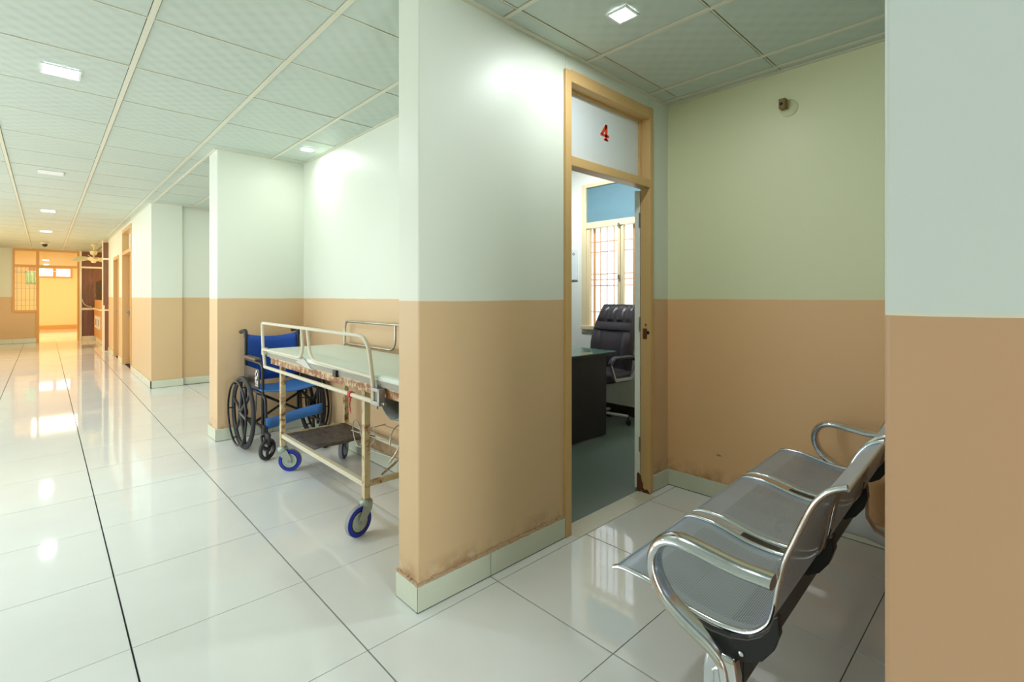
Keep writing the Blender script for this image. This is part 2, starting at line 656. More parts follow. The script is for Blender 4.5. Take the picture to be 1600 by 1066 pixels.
w_pier = struct('wall_bay_end', m, M['wall'], 'wall behind the wheelchair with its lit narrow end', 'wall', bevel=0.005)
m = MB().box((2.9, 4.71, 0), (3.05, 8.2, WT))
struct('wall_recess_back', m, M['wall_clean'], 'back wall of the open recess beyond the wheelchair', 'wall')
m = MB().box((1.02, 8.0, 0), (1.365, 8.18, WT)).box((1.365, 8.035, 0), (2.9, 8.18, WT))
w_rec = struct('wall_recess_end', m, M['wall_clean'], 'wall closing the recess, stepped back in its middle', 'wall')
m = MB()
for y0, y1, z0 in ((8.18, 10.02, 0), (11.28, 11.9, 0), (12.84, 14.1, 0), (10.02, 11.28, 2.40), (11.9, 12.84, 2.0)):
    m.box((1.02, y0, z0), (1.16, y1, WT))
w_cor = struct('wall_corridor', m, M['wall_clean'], 'long corridor wall with two doors, mint above and tan below', 'wall')
m = MB().box((-2.5, 18, 0), (-0.60, 18.15, WT)).box((-0.60, 18, 0), (-0.12, 18.15, 0.82))
w_far = struct('wall_far', m, M['wall_clean'], 'far end wall of the corridor left of the glazed door', 'wall')
# unseen sides of the hall: openings added to let fill light in
m = MB().box((-2.5, -3, 0), (-2.4, 18, 0.35)).box((-2.5, -3, 2.3), (-2.4, 18, WT))
for y, y2 in ((-3, 2.2), (5.0, 5.6), (8.4, 9.2), (11.6, 18)):
    m.box((-2.5, y, 0.35), (-2.4, y2, 2.3))
struct('wall_left', m, M['wall_clean'], 'unseen left wall of the corridor with openings added for light', 'wall')
m = MB().box((-2.5, -3.1, 0), (-0.1, -3, WT)).box((0.95, -3.1, 0), (1.19, -3, WT)).box((-0.1, -3.1, 2.15), (0.95, -3, WT))
struct('wall_behind', m, M['wall_clean'], 'unseen wall behind the viewer with an opening added for light', 'wall')
# consulting room shell
m = MB()
XW = 4.313
m.box((XW, 1.785, 0), (XW + 0.15, 2.45, 2.8)).box((XW, 2.45, 0), (XW + 0.15, 3.42, 0.89)).box((XW, 2.45, 2.44), (XW + 0.15, 3.42, 2.8)).box((XW, 3.42, 0), (XW + 0.15, 5.0, 2.8))
struct('wall_office_window', m, M['white_wall'], 'white wall round the barred window of the consulting room', 'wall')
m = MB().box((1.9, 4.98, 0), (4.46, 5.1, 2.8)).box((1.87, 1.785, 2.55), (1.9, 4.98, 2.8)).box((1.9, 1.765, 2.55), (4.46, 1.785, 2.8)).box((1.9, 1.785, 0), (1.91, 4.98, 2.55))
struct('wall_office_side', m, M['white_wall'], 'inner white walls of the consulting room', 'wall')
struct('ceiling_office', MB().box((1.87, 1.765, 2.8), (4.46, 5.1, 2.9)), M['slab'], 'white slab ceiling of the consulting room', 'ceiling')
struct('floor_office', MB().box((1.9, 1.705, -0.05), (4.313, 4.98, -0.001)), M['office_floor'], 'grey-green cement floor of the consulting room', 'floor')
# ward beyond the far door and hall beside it
m = MB().box((-1.6, 25, 0), (-0.42, 25.15, 3.1)).box((-0.42, 25, 0), (0.76, 25.15, 1.93)).box((-0.42, 25, 2.27), (0.76, 25.15, 3.1)).box((0.76, 25, 0), (2.2, 25.15, 3.1))
m.box((-1.75, 18.15, 0), (-1.6, 25.15, 3.1)).box((2.2, 18.15, 0), (2.35, 25.15, 3.1))
w_ward = struct('wall_ward', m, M['ward_wall'], 'glowing yellow walls of the ward seen through the far door', 'wall')
struct('ceiling_ward', MB().box((-1.75, 18.15, 3.0), (2.35, 25.15, 3.1)), M['ward_wall'], 'yellow-lit ceiling of the ward beyond the far door', 'ceiling')
struct('floor_ward', MB().box((-1.6, 18.0, -0.05), (2.2, 25, -0.001)), M['tile'], 'shiny pale floor of the ward beyond the far door', 'floor')
m = MB().box((-1.6, 24.96, 0), (2.2, 25.0, 0.14))
struct('baseboard_ward', m, M['frame_far'], 'orange skirting along the far ward wall', 'skirting')
m = MB().box((3.0, 14.1, 0), (3.15, 18, WT)).box((1.16, 13.95, 0), (3.15, 14.1, WT))
struct('wall_pharmacy', m, M['wall_clean'], 'side walls of the counter area at the corridor end', 'wall')


# ------------------------------------------------------------------ floor and ceiling fields
def clip(c, r):
    x0, y0, x1, y1 = max(c[0], r[0]), max(c[1], r[1]), min(c[2], r[2]), min(c[3], r[3])
    if x1 - x0 < 0.012 or y1 - y0 < 0.012:
        return None
    return x0, y0, x1, y1


REG = [(-2.4, -3.0, 1.04, 18.0), (1.04, 0.175, 2.945, 1.635), (1.04, 1.785, 1.765, 4.71), (1.04, 4.98, 2.9, 8.0), (1.02, 14.1, 3.0, 18.0)]


def field(xs, ys, gap, gapy, cb):
    for i in range(len(xs) - 1):
        for j in range(len(ys) - 1):
            c = (xs[i] + gap, ys[j] + gapy, xs[i + 1] - gap, ys[j + 1] - gapy)
            ps = [p for p in (clip(c, r) for r in REG) if p]
            if ps:
                cb(ps, c)


def visible(c, z):
    P = [project(x, y, z) for x in (c[0], (c[0] + c[2]) / 2, c[2]) for y in (c[1], (c[1] + c[3]) / 2, c[3])]
    P = [p for p in P if p]
    return bool(P) and max(p[0] for p in P) > -20 and min(p[0] for p in P) < 1620 and max(p[1] for p in P) > -20 and min(p[1] for p in P) < 1086


floor = struct('floor', MB().box((-2.5, -3.1, -0.06), (4.3, 18.0, -0.010)), M['grout'], 'floor of large polished ivory tiles with dark joints', 'floor')
fx = [-2.4 - 0.2, -1.59, -0.99, -0.385, 0.218, 0.808, 1.408, 2.015, 2.625, 3.23]
fy = [-2.62, -2.02, -1.42, -0.8, -0.18, 0.42, 0.985, 1.575, 2.146, 2.75, 3.352, 3.945, 4.56, 5.17]
while fy[-1] < 18.2:
    fy.append(fy[-1] + 0.605)
rest = MB()
cache = {}


def put_tile(ps, c):
    if c[1] < 14.5 and visible(c, 0):
        cx, cy = (c[0] + c[2]) / 2, (c[1] + c[3]) / 2
        key = tuple(round(v, 3) for p in ps for v in (p[0] - cx, p[1] - cy, p[2] - cx, p[3] - cy))
        if key not in cache:
            mb = MB()
            for p in ps:
                mb.box((p[0] - cx, p[1] - cy, -0.009), (p[2] - cx, p[3] - cy, 0))
            o = mb.build('floor_tile', M['tile'], floor)
            cache[key] = o.data
        else:
            o = bpy.data.objects.new('floor_tile', cache[key])
            col.objects.link(o)
            o.parent = floor
        o.location = (cx, cy, random.uniform(-0.0004, 0.0002))
        o.rotation_euler = (random.uniform(-0.0007, 0.0007), random.uniform(-0.0007, 0.0007), 0)
    else:
        for p in ps:
            rest.box((p[0], p[1], -0.009), (p[2], p[3], 0))


field(fx, fy, 0.0028, 0.0018, put_tile)
tag(rest.build('floor_tile_field', M['tile'], floor), kind='stuff')

ceiling = struct('ceiling', MB().box((-2.5, -3.1, 2.50), (3.15, 18.1, 2.56)), M['void'], 'suspended ceiling of embossed off-white tiles in a cream grid', 'ceiling')
gx = [-2.6, -2.02, -1.43, -0.84, -0.25, 0.343, 0.928, 1.483, 2.075, 2.683, 2.865, 3.3]
gy = [-2.8, -2.2, -1.6, -1.0, -0.4, 0.25, 0.955, 1.525, 2.09, 2.70, 3.335, 3.955, 4.59, 5.24]
while gy[-1] < 18.2:
    gy.append(gy[-1] + 0.628)
crest = MB()
ccache = {}


def put_ceiling(ps, c):
    dz = random.uniform(0, 0.0015)
    if c[1] < 15.5 and visible(c, CEIL):
        cx, cy = (c[0] + c[2]) / 2, (c[1] + c[3]) / 2
        mb = MB()
        for p in ps:
            mb.box((p[0] - cx, p[1] - cy, 0), (p[2] - cx, p[3] - cy, 0.012))
        o = mb.build('ceiling_tile', M['ceil'], ceiling)
        o.location = (cx, cy, CEIL + 0.004 + dz)
        o.rotation_euler = (random.uniform(-0.0012, 0.0012), random.uniform(-0.0012, 0.0012), 0)
    else:
        for p in ps:
            crest.box((p[0], p[1], CEIL + 0.004), (p[2], p[3], CEIL + 0.016))


field(gx, gy, 0.0145, 0.0082, put_ceiling)
tag(crest.build('ceiling_tile_field', M['ceil'], ceiling), kind='stuff')
# grid bars clipped to the regions
for k, x in enumerate(gx[1:-1]):
    mb = MB()
    w = 0.0115 if x < 1.0 else 0.010
    for r in REG:
        p = clip((x - w, -3, x + w, 18), r) if r[0] < x < r[2] else None
        if p:
            mb.box((p[0], p[1], CEIL), (p[2], p[3], CEIL + 0.008))
    if mb.v:
        mb.build('main_grid_bar', M['tbar'], ceiling)
for y in gy[1:]:
    mb = MB()
    for r in REG:
        if r[1] < y < r[3]:
            mb.box((r[0], y - 0.0030, CEIL + 0.002), (r[2], y + 0.0030, CEIL + 0.010))
    if mb.v:
        mb.build('cross_grid_bar', M['tbar'], ceiling)
# wall angles round the edge of the ceiling
mb = MB()
mb.box((1.05, 1.610, CEIL - 0.001), (2.945, 1.635, CEIL + 0.012)).box((2.925, 0.175, CEIL), (2.945, 1.61, CEIL + 0.012))
mb.box((1.04, 0.175, CEIL), (2.925, 0.195, CEIL + 0.012))
mb.box((1.745, 1.785, CEIL), (1.765, 4.71, CEIL + 0.012)).box((1.05, 4.690, CEIL - 0.001), (1.745, 4.71, CEIL + 0.012)).box((1.03, 4.70, CEIL - 0.001), (1.05, 8.0, CEIL + 0.012))
mb.box((1.03, 1.62, CEIL - 0.001), (1.05, 1.8, CEIL + 0.012)).box((1.05, 7.98, CEIL - 0.001), (2.9, 8.0, CEIL + 0.012)).box((1.0, 8.0, CEIL - 0.001), (1.02, 14.1, CEIL + 0.012))
mb.box((-2.4, 17.98, CEIL - 0.001), (1.02, 18.0, CEIL + 0.012))
mb.build('wall_angle', M['tbar'], ceiling)

# ------------------------------------------------------------------ skirting tiles
SK = 0.1


def skirting(name, label, p, q, nrm, cuts=(), h=SK, t=0.013, mat='skirt'):
    """row of skirting tiles from p to q (2-D), standing proud of the wall towards nrm"""
    root = empty(name)
    tag(root, label, 'skirting', kind='structure')
    p, q, nrm = Vector(p), Vector(q), Vector(nrm)
    L = (q - p).length
    d = (q - p) / L
    A, B = p, q
    C, D = B + nrm * (t - 0.0025), A + nrm * (t - 0.0025)
    poly = [(A.x, A.y), (B.x, B.y), (C.x, C.y), (D.x, D.y)]
    if (d.x * nrm.y - d.y * nrm.x) < 0:
        poly = poly[::-1]
    MB().prism(poly, Matrix(), 0.0, h - 0.004).build('joint_backing', M['grout'], root)
    st = [0.0] + [c for c in cuts if 0 < c < L] + [L]
    for a, b in zip(st[:-1], st[1:]):
        A, B = p + d * (a + 0.0012), p + d * (b - 0.0012)
        C = B + nrm * t
        D = A + nrm * t
        mb = MB()
        mb.prism([(A.x, A.y), (B.x, B.y), (C.x, C.y), (D.x, D.y)] if (d.x * nrm.y - d.y * nrm.x) > 0 else [(D.x, D.y), (C.x, C.y), (B.x, B.y), (A.x, A.y)], Matrix(), 0.0032, h)
        mb.build('skirting_tile', M[mat], root, bevel=0.0012, seg=1)
    return root


skirting('baseboard_doorway', 'skirting tiles under the wall left of the numbered door', (1.038, 1.635), (1.907, 1.635), (0, -1), (0.372,))
skirting('baseboard_partition_end', 'skirting tile round the end of the nearest partition', (1.05, 1.6235), (1.05, 1.785), (-1, 0))
skirting('baseboard_doorway_right', 'short skirting tile between door frame and alcove corner', (2.742, 1.635), (2.932, 1.635), (0, -1))
skirting('baseboard_alcove', 'skirting tiles along the alcove wall behind the bench', (2.945, 1.635), (2.945, 0.175), (-1, 0), (0.60, 1.2))
skirting('baseboard_bay_back', 'skirting tiles along the wall beside the stretcher', (1.765, 1.785), (1.765, 4.71), (-1, 0), (0.6, 1.2, 1.8, 2.4))
skirting('baseboard_bay_end', 'skirting tiles on the wall behind the wheelchair', (1.038, 4.71), (1.752, 4.71), (0, -1), (0.45,))
skirting('baseboard_bay_corner', 'skirting tile on the narrow wall end by the wheelchair', (1.05, 4.71), (1.05, 4.98), (-1, 0))
skirting('baseboard_recess', 'skirting tiles on the stepped wall of the recess', (1.02, 8.0), (1.378, 8.0), (0, -1))
skirting('baseboard_recess_inner', 'skirting tiles in the set-back part of the recess', (1.378, 8.035), (2.9, 8.035), (0, -1), (0.6, 1.2))
skirting('baseboard_corridor', 'low skirting along the corridor wall before the doors', (1.02, 8.0), (1.02, 10.0), (-1, 0), (0.6, 1.2, 1.8))
skirting('baseboard_corridor_middle', 'skirting between the two corridor doors', (1.02, 11.30), (1.02, 11.88), (-1, 0))
skirting('baseboard_corridor_far', 'skirting past the second corridor door', (1.02, 12.86), (1.02, 14.0), (-1, 0), (0.6,))
skirting('baseboard_far', 'skirting tiles under the far window', (-2.4, 18.0), (-0.15, 18.0), (0, -1), (0.6, 1.2, 1.8), h=0.12)
skirting('baseboard_office', 'dark brown skirting tiles in the consulting room', (XW, 1.785), (XW, 4.9), (-1, 0), [0.2 * k for k in range(1, 16)], h=0.1, mat='office_skirt')

# rough plaster line above the skirting of the nearest partition
mb = MB()
random.seed(3)
for a, b, n in (((1.036, 1.630), (1.925, 1.630), 60), ((1.045, 1.632), (1.045, 1.785), 12)):
    for i in range(n):
        t0, t1 = i / n, (i + 1) / n
        x0, y0 = a[0] + (b[0] - a[0]) * t0, a[1] + (b[1] - a[1]) * t0
        x1, y1 = a[0] + (b[0] - a[0]) * t1, a[1] + (b[1] - a[1]) * t1
        hh = 0.105 + random.random() * 0.009
        k = 0.003 + random.random() * 0.004
        if a[1] == b[1]:
            mb.box((x0, y0 - k, 0.0995), (x1, y0 + 0.006, hh))
        else:
            mb.box((x0 - k, y0, 0.0995), (x0 + 0.006, y1, hh))
o = mb.build('plaster_bead', plain('pinkish_rough_plaster', (216, 184, 148), 0.9, var=0.2, scale=50, bump=0.5), w_door)

MX = Matrix(((0, 0, 1, 0), (1, 0, 0, 0), (0, 1, 0, 0), (0, 0, 0, 1)))
# ------------------------------------------------------------------ numbered door
door = empty('door_1', (2.32, 1.69, 0))
tag(door, 'open doorway with tan frame and white transom board numbered 4', 'door', kind='structure')


def dpart(name, mb, mat, parent=door, **kw):
    o = mb.build(name, mat, parent, **kw)
    if parent is door:
        local(door, o)
    return o


FY0, FY1 = 1.618, 1.688
dpart('jamb', MB().box((1.907, FY0, 0), (1.953, FY1, 2.372)), M['frame'], bevel=0.003)
rj = dpart('jamb', MB().box((2.702, FY0, 0), (2.742, FY1, 2.385)), M['frame'], bevel=0.003)
dpart('head_rail', MB().box((1.953, FY0, 2.315), (2.702, FY1, 2.378)), M['frame'], bevel=0.003)
dpart('transom_rail', MB().box((1.953, FY0, 1.888), (2.702, FY1, 1.938)), M['frame'], bevel=0.003)
# glazing bead ring round the board
mb = MB()
mb.box((1.953, 1.680, 1.938), (2.702, 1.696, 1.950)).box((1.953, 1.680, 2.303), (2.702, 1.696, 2.315)).box((1.953, 1.680, 1.95), (1.962, 1.696, 2.303)).box((2.690, 1.680, 1.95), (2.702, 1.696, 2.303))
dpart('glazing_bead', mb, M['frame'])
tb = dpart('transom_board', MB().box((1.953, 1.6965, 1.938), (2.702, 1.704, 2.315)), M['panel_white'])
# the numeral
S = 0.091
num = [(0.60, 1.0), (0.78, 1.0), (0.78, 0.36), (0.98, 0.36), (0.98, 0.20), (0.78, 0.20), (0.78, 0.10), (0.90, 0.10), (0.90, -0.02), (0.46, -0.02), (0.46, 0.10), (0.58, 0.10), (0.58, 0.20), (0.04, 0.20), (0.04, 0.34)]
inner = [(0.58, 0.36), (0.26, 0.36), (0.58, 0.76)]
nb = MB()
me_pts = []
sh = 0.05


def npt(p):
    return (2.297 + (p[0] * 0.92 + p[1] * sh) * S, 2.120 + p[1] * S)


outer = [npt(p) for p in num]
# built from convex bars so the counter of the 4 stays open
bars = [[(0.54, -0.02), (0.82, -0.02), (0.82, 1.0), (0.54, 1.0)], [(0.04, 0.20), (1.02, 0.20), (1.02, 0.37), (0.04, 0.37)],
        [(0.04, 0.30), (0.32, 0.30), (0.74, 0.84), (0.66, 1.0), (0.56, 1.0)], [(0.44, -0.04), (0.94, -0.04), (0.94, 0.09), (0.44, 0.09)]]
for b in bars:
    q = [npt(p) for p in b]
    nb.prism(q[::-1], Matrix(((1, 0, 0, 0), (0, 0, 1, 0), (0, 1, 0, 0), (0, 0, 0, 1))), 1.6960, 1.6968)
number = nb.build('painted_number', M['red'], tb)
number['label'] = 'red painted numeral 4 on the white board'
# lock holes, keeper and rust on the right jamb reveal
mb = MB()
mb.box((2.698, 1.640, 0.955), (2.7025, 1.668, 1.02)).box((2.698, 1.645, 1.035), (2.7025, 1.652, 1.05))
dpart('strike_plate', mb, M['rust'])
dpart('lock_hole', MB().lathe([(0.011, 0), (0.011, 0.004)], axis((2.699, 1.634, 0.995), (1, 0, 0)), 16), M['black_hole'])
mb = MB()
mb.prism([(1.672, 0.01), (1.71, 0.01), (1.716, 0.10), (1.70, 0.118), (1.686, 0.10), (1.678, 0.07), (1.669, 0.05)], MX, 2.6955, 2.7035)
mb.prism([(1.622, 0.0), (1.672, 0.0), (1.67, 0.03), (1.655, 0.018), (1.64, 0.026), (1.628, 0.014)], MX, 2.700, 2.7032)
dpart('rust_patch', mb, M['rust'])
# open leaf, hinge edge showing white
leaf = MB()
lm = Matrix.Translation((2.704, 1.690, 0.02)) @ Matrix.Rotation(math.radians(24), 4, 'Z')
leaf.box((0.0, 0, 0), (0.76, 0.034, 1.86), lm)
lf = dpart('door_leaf', leaf, M['leaf_white'], bevel=0.002)
lf['label'] = 'white-edged door leaf folded back behind the right jamb'
mb = MB()
for z in (0.25, 1.0, 1.65):
    mb.box((2.694, 1.684, z), (2.7035, 1.694, z + 0.09))
dpart('hinge', mb, M['steel_dull'])
# threshold slabs
for a, b in ((1.955, 2.588), (2.592, 2.70)):
    dpart('threshold_slab', MB().box((a, 1.578, -0.008), (b, 1.704, 0.001)), M['threshold'], bevel=0.001, seg=1)

# ------------------------------------------------------------------ corridor doors
def corridor_door(name, y0, y1, ztop, ztrans, label):
    r = empty(name, (1.09, (y0 + y1) / 2, 0))
    tag(r, label, 'door', kind='structure')
    X0, X1 = 1.008, 1.13

    def P(n, mb, mat, **kw):
        return local(r, mb.build(n, mat, r, **kw))
    P('jamb', MB().box((X0, y0, 0), (X1, y0 + 0.06, ztop)), M['frame'])
    P('jamb', MB().box((X0, y1 - 0.06, 0), (X1, y1, ztop)), M['frame'])
    P('head_rail', MB().box((X0, y0 + 0.06, ztop - 0.06), (X1, y1 - 0.06, ztop)), M['frame'])
    if ztrans < ztop - 0.1:
        P('transom_rail', MB().box((X0, y0 + 0.06, ztrans), (X1, y1 - 0.06, ztrans + 0.06)), M['frame'])
        P('transom_board', MB().box((1.10, y0 + 0.06, ztrans + 0.06), (1.112, y1 - 0.06, ztop - 0.06)), M['panel_white'])
    lf = P('door_leaf', MB().box((1.10, y0 + 0.062, 0.01), (1.128, y1 - 0.062, min(ztrans, ztop - 0.062))), M['leaf'], bevel=0.002)
    mb = MB()
    for a, b in ((0.15, 0.85), (1.0, 1.8)):
        mb.box((1.094, y0 + 0.18, a), (1.10, y1 - 0.18, b))
    P('raised_panel', mb, M['leaf'], bevel=0.003)
    mb = MB().box((1.085, y1 - 0.17, 0.86), (1.10, y1 - 0.12, 0.96)).tube([(1.09, y1 - 0.15, 0.93), (1.05, y1 - 0.15, 0.93), (1.05, y1 - 0.26, 0.93)], 0.01, 8)
    P('door_handle', mb, M['steel_dull'])


corridor_door('door_2', 10.02, 11.28, 2.40, 1.95, 'nearer corridor door, brown leaf under a white transom')
corridor_door('door_3', 11.90, 12.84, 2.0, 1.94, 'farther corridor door with brown leaf and no transom')

# ------------------------------------------------------------------ far glazed screen: window and doorway
fs = empty('door_4', (0.03, 18.05, 0))
tag(fs, 'orange-framed far doorway with transom glass opening to the yellow ward', 'door', kind='structure')


def F(parent, n, mb, mat, **kw):
    return local(parent, mb.build(n, mat, parent, **kw))


F(fs, 'jamb', MB().box((-0.165, 17.98, 0), (-0.105, 18.10, CEIL)), M['frame_far'])
F(fs, 'jamb', MB().box((0.645, 17.98, 0), (0.69, 18.10, CEIL)), M['frame_far'])
F(fs, 'transom_rail', MB().box((-0.105, 17.98, 1.98), (0.645, 18.10, 2.04)), M['frame_far'])
F(fs, 'head_rail', MB().box((-0.105, 17.98, 2.40), (0.645, 18.10, CEIL)), M['frame_far'])
F(fs, 'transom_glass', MB().box((-0.105, 18.03, 2.04), (0.645, 18.036, 2.40)), M['glass'])
fw = empty('window_1', (-0.38, 18.05, 0.82))
tag(fw, 'orange-framed barred window beside the far doorway', 'window', kind='structure')
for n, a, b in (('side_frame', (-0.60, 17.98, 0.82), (-0.56, 18.10, CEIL)), ('sill', (-0.56, 17.97, 0.80), (-0.166, 18.10, 0.86)),
                ('transom_rail', (-0.56, 17.98, 1.98), (-0.166, 18.10, 2.04)), ('head_rail', (-0.56, 17.98, 2.40), (-0.166, 18.10, CEIL))):
    F(fw, n, MB().box(a, b), M['frame_far'])
F(fw, 'transom_glass', MB().box((-0.56, 18.05, 2.04), (-0.166, 18.056, 2.40)), M['glass'])
F(fw, 'window_glass', MB().box((-0.56, 18.07, 0.86), (-0.166, 18.076, 1.98)), M['glass'])
for i in range(5):
    x = -0.56 + 0.394 * (i + 0.5) / 5
    F(fw, 'grille_bar', MB().tube([(x, 18.0, 0.86), (x, 18.0, 1.98)], 0.005, 6), M['steel_dull'])
for z in (0.98, 1.12, 1.42, 1.56, 1.84):
    F(fw, 'grille_bar', MB().tube([(-0.56, 18.0, z), (-0.166, 18.0, z)], 0.005, 6), M['steel_dull'])
ward = empty('window_2', (0.17, 25.0, 1.93))
tag(ward, 'pair of small bright high windows in the ward wall', 'window', kind='structure')
for a, b in (((-0.42, 24.97, 1.90), (0.76, 25.1, 1.96)), ((-0.42, 24.97, 2.24), (0.76, 25.1, 2.30)), ((-0.42, 24.97, 1.96), (-0.22, 25.1, 2.24)), ((0.22, 24.97, 1.96), (0.31, 25.1, 2.24)), ((0.70, 24.97, 1.96), (0.76, 25.1, 2.24))):
    F(ward, 'window_frame', MB().box(a, b), M['frame_far'])
F(ward, 'window_pane', MB().box((-0.22, 25.05, 1.96), (0.22, 25.056, 2.24)), M['glass'])
F(ward, 'window_pane', MB().box((0.31, 25.05, 1.96), (0.70, 25.056, 2.24)), M['glass'])
# pale green curtain in the ward
P_ = []
for i in range(5):
    P_.append([(-0.44 + 0.028 * j + i * 0.008, 21.0 + 0.02 * math.sin(j * 2.1), 1.98 - i * 0.1 - (0.012 * j if i == 4 else 0) * 0) for j in range(9)])
cur = MB().grid(P_).build('curtain', M['green_cloth'], smooth=True, solid=0.006)
tag(cur, 'pale green cloth hanging behind the far barred window', 'curtain')
rod = MB().tube([(-1.6, 21.0, 1.985), (0.3, 21.0, 1.985)], 0.008, 8).build('curtain_rod', M['steel_dull'])
tag(rod, 'thin rod holding the pale green cloth in the ward', 'rod')

# walnut laminate wall, counter and cabinet end at the far right of the corridor
lw = empty('wall_laminate', (1.6, 18.05, 0))
tag(lw, 'dark walnut laminate wall with cream strips beyond the corridor', 'wall', kind='structure')
F(lw, 'end_post', MB().box((0.69, 17.94, 0.0), (0.735, 18.1, CEIL)), M['cream_trim'])
for x0, x1 in ((0.735, 1.10), (1.103, 1.9), (1.903, 3.0)):
    for z0, z1 in ((0.12, 0.84), (0.90, 1.99), (2.04, CEIL)):
        F(lw, 'laminate_panel', MB().box((x0, 17.985, z0), (x1, 18.1, z1)), M['wood'])
for z0, z1 in ((0.84, 0.90), (1.99, 2.04), (0.0, 0.12)):
    F(lw, 'cream_strip', MB().box((0.735, 17.975, z0), (3.0, 18.1, z1)), M['cream_trim'])
ce = empty('cabinet_end', (0.98, 14.05, 0))
tag(ce, 'dark walnut cabinet end panel closing the corridor wall', 'cabinet')
F(ce, 'upper_panel', MB().box((0.93, 14.02, 1.02), (1.02, 14.095, 2.40)), M['wood'])
F(ce, 'lower_panel', MB().box((0.955, 14.02, 0.02), (1.02, 14.095, 0.995)), M['wood'])
F(ce, 'edge_strip', MB().box((0.915, 14.02, 0.0), (0.93, 14.095, CEIL)), M['cream_trim'])
F(ce, 'edge_strip', MB().box((0.93, 14.02, 0.0), (0.955, 14.095, 1.02)), M['cream_trim'])
F(ce, 'cream_strip', MB().box((0.93, 14.01, 0.90), (1.02, 14.02, 0.93)), M['cream_trim'])
F(ce, 'cream_strip', MB().box((0.93, 14.01, 2.02), (1.02, 14.02, 2.06)), M['cream_trim'])
# counter (angled)
ct = empty('counter', (1.22, 16.7, 0), 0)
tag(ct, 'orange dispensary counter with a teal glass screen above', 'counter')
cm = Matrix.Translation((1.0, 15.5, 0)) @ Matrix.Rotation(math.radians(90.2), 4, 'Z')
F(ct, 'counter_base', MB().box((0.0, -0.5, 0), (2.43, -0.03, 0.14), cm), M['cream_trim'])
F(ct, 'counter_front', MB().box((0.0, -0.5, 0.14), (2.43, 0, 0.86), cm), M['counter'], bevel=0.004)
F(ct, 'counter_top', MB().box((-0.02, -0.56, 0.86), (2.43, 0.03, 0.90), cm), M['cream_trim'], bevel=0.004)
F(ct, 'counter_upstand', MB().box((0.0, -0.05, 0.90), (2.43, -0.01, 1.12), cm), M['counter'])
F(ct, 'glass_screen', MB().box((0.0, -0.03, 1.12), (2.43, -0.022, 1.62), cm), M['glass_teal'])
nt = F(ct, 'notice', MB().box((0.4, 0.001, 0.38), (2.1, 0.004, 0.70), cm), M['paper'])
nt['label'] = 'white notice sheets stuck on the counter front'
for a in (0.75, 1.3, 1.7):
    F(ct, 'notice_print', MB().box((a, 0.0035, 0.45), (a + 0.14, 0.006, 0.62), cm), M['print'])
cb = MB().tube(catmull([(0.745, 17.96, 1.14), (0.78, 17.955, 1.02), (0.85, 17.955, 0.95), (0.945, 17.955, 0.925)], 5), 0.008, 6).build('cable', M['cream_trim'])
tag(cb, 'white cable looping down the walnut wall', 'cable')

# ceiling fan near the corridor end
fan = empty('ceiling_fan', (0.845, 15.4, CEIL))
tag(fan, 'cream ceiling fan before the walnut wall at the corridor end', 'fan')
fan_rod = MB().tube([(0, 0, 0), (0, 0, -0.26)], 0.014, 8).lathe([(0.05, 0), (0.05, -0.03), (0.02, -0.05)], Matrix(), 16).build('down_rod', M['fan'], fan, smooth=True)
MB().lathe([(0.03, -0.14), (0.075, -0.16), (0.06, -0.235), (0.03, -0.26)], Matrix(), 20).lathe([(0.02, -0.30), (0.11, -0.31), (0.12, -0.35), (0.09, -0.38), (0.05, -0.40), (0.045, -0.43), (0.02, -0.44)], Matrix(), 24).tube([(0, 0, -0.25), (0, 0, -0.31)], 0.016, 8).build('motor_housing', M['fan'], fan, smooth=True)
for k in range(3):
    mb = MB()
    rm = Matrix.Rotation(math.radians(25 + 120 * k), 4, 'Z')
    P_ = [[rm @ Vector((r, w * s_, -0.345 + 0.75 * (-s_) * w)) for s_ in (-1, 0, 1)] for r, w in ((0.10, 0.04), (0.15, 0.06), (0.26, 0.09), (0.38, 0.09), (0.42, 0.06))]
    mb.grid(P_)
    mb.build('fan_blade', M['fan'], fan, solid=0.006)
# small dome camera on the ceiling
dc = empty('dome_camera', (0.0, 15.58, CEIL))
tag(dc, 'small black dome camera on the far corridor ceiling', 'camera')
MB().lathe([(0.07, 0), (0.07, -0.03), (0.055, -0.035)], Matrix(), 20).build('camera_base', M['fan'], dc, smooth=True)
MB().lathe([(0.05, -0.03), (0.048, -0.06), (0.035, -0.085), (0.01, -0.1)], Matrix(), 20).build('dome', M['black_plastic'], dc, smooth=True)


# ------------------------------------------------------------------ ceiling lamps
def square_lamp(x, y, s, on, label, power=0, flat=False):
    r = empty('ceiling_lamp', (x, y, CEIL))
    tag(r, label, 'ceiling light', 'recessed lamps in the tiled ceiling')
    h = s / 2
    t = 0.010
    mb = MB()
    for a, b in (((-h - t, -h - t), (h + t, -h)), ((-h - t, h), (h + t, h + t)), ((-h - t, -h), (-h, h)), ((h, -h), (h + t, h))):
        mb.box((a[0], a[1], -0.004), (b[0], b[1], 0.003))
    mb.build('lamp_trim', M['lamp_trim'], r)
    MB().box((-h, -h, -0.002), (h, h, 0.001)).build('diffuser', M['led'] if on else M['lamp_trim'], r)
    if power:
        area('lamp_light', (x, y, CEIL - 0.006), (0, 0, 0), s, s, power, COOL)


square_lamp(0.064, 3.666, 0.145, True, 'lit square lamp in the ceiling, nearest one over the corridor', 9)
square_lamp(0.044, 6.74, 0.17, False, 'unlit square lamp in the corridor ceiling between lit ones')
square_lamp(0.034, 9.80, 0.145, True, 'lit square lamp, first beyond the unlit one', 9)
square_lamp(0.018, 12.93, 0.155, True, 'lit square lamp farthest down the corridor', 9)
square_lamp(1.836, 1.235, 0.085, True, 'lit square lamp over the seating alcove before the numbered door', 6.5)


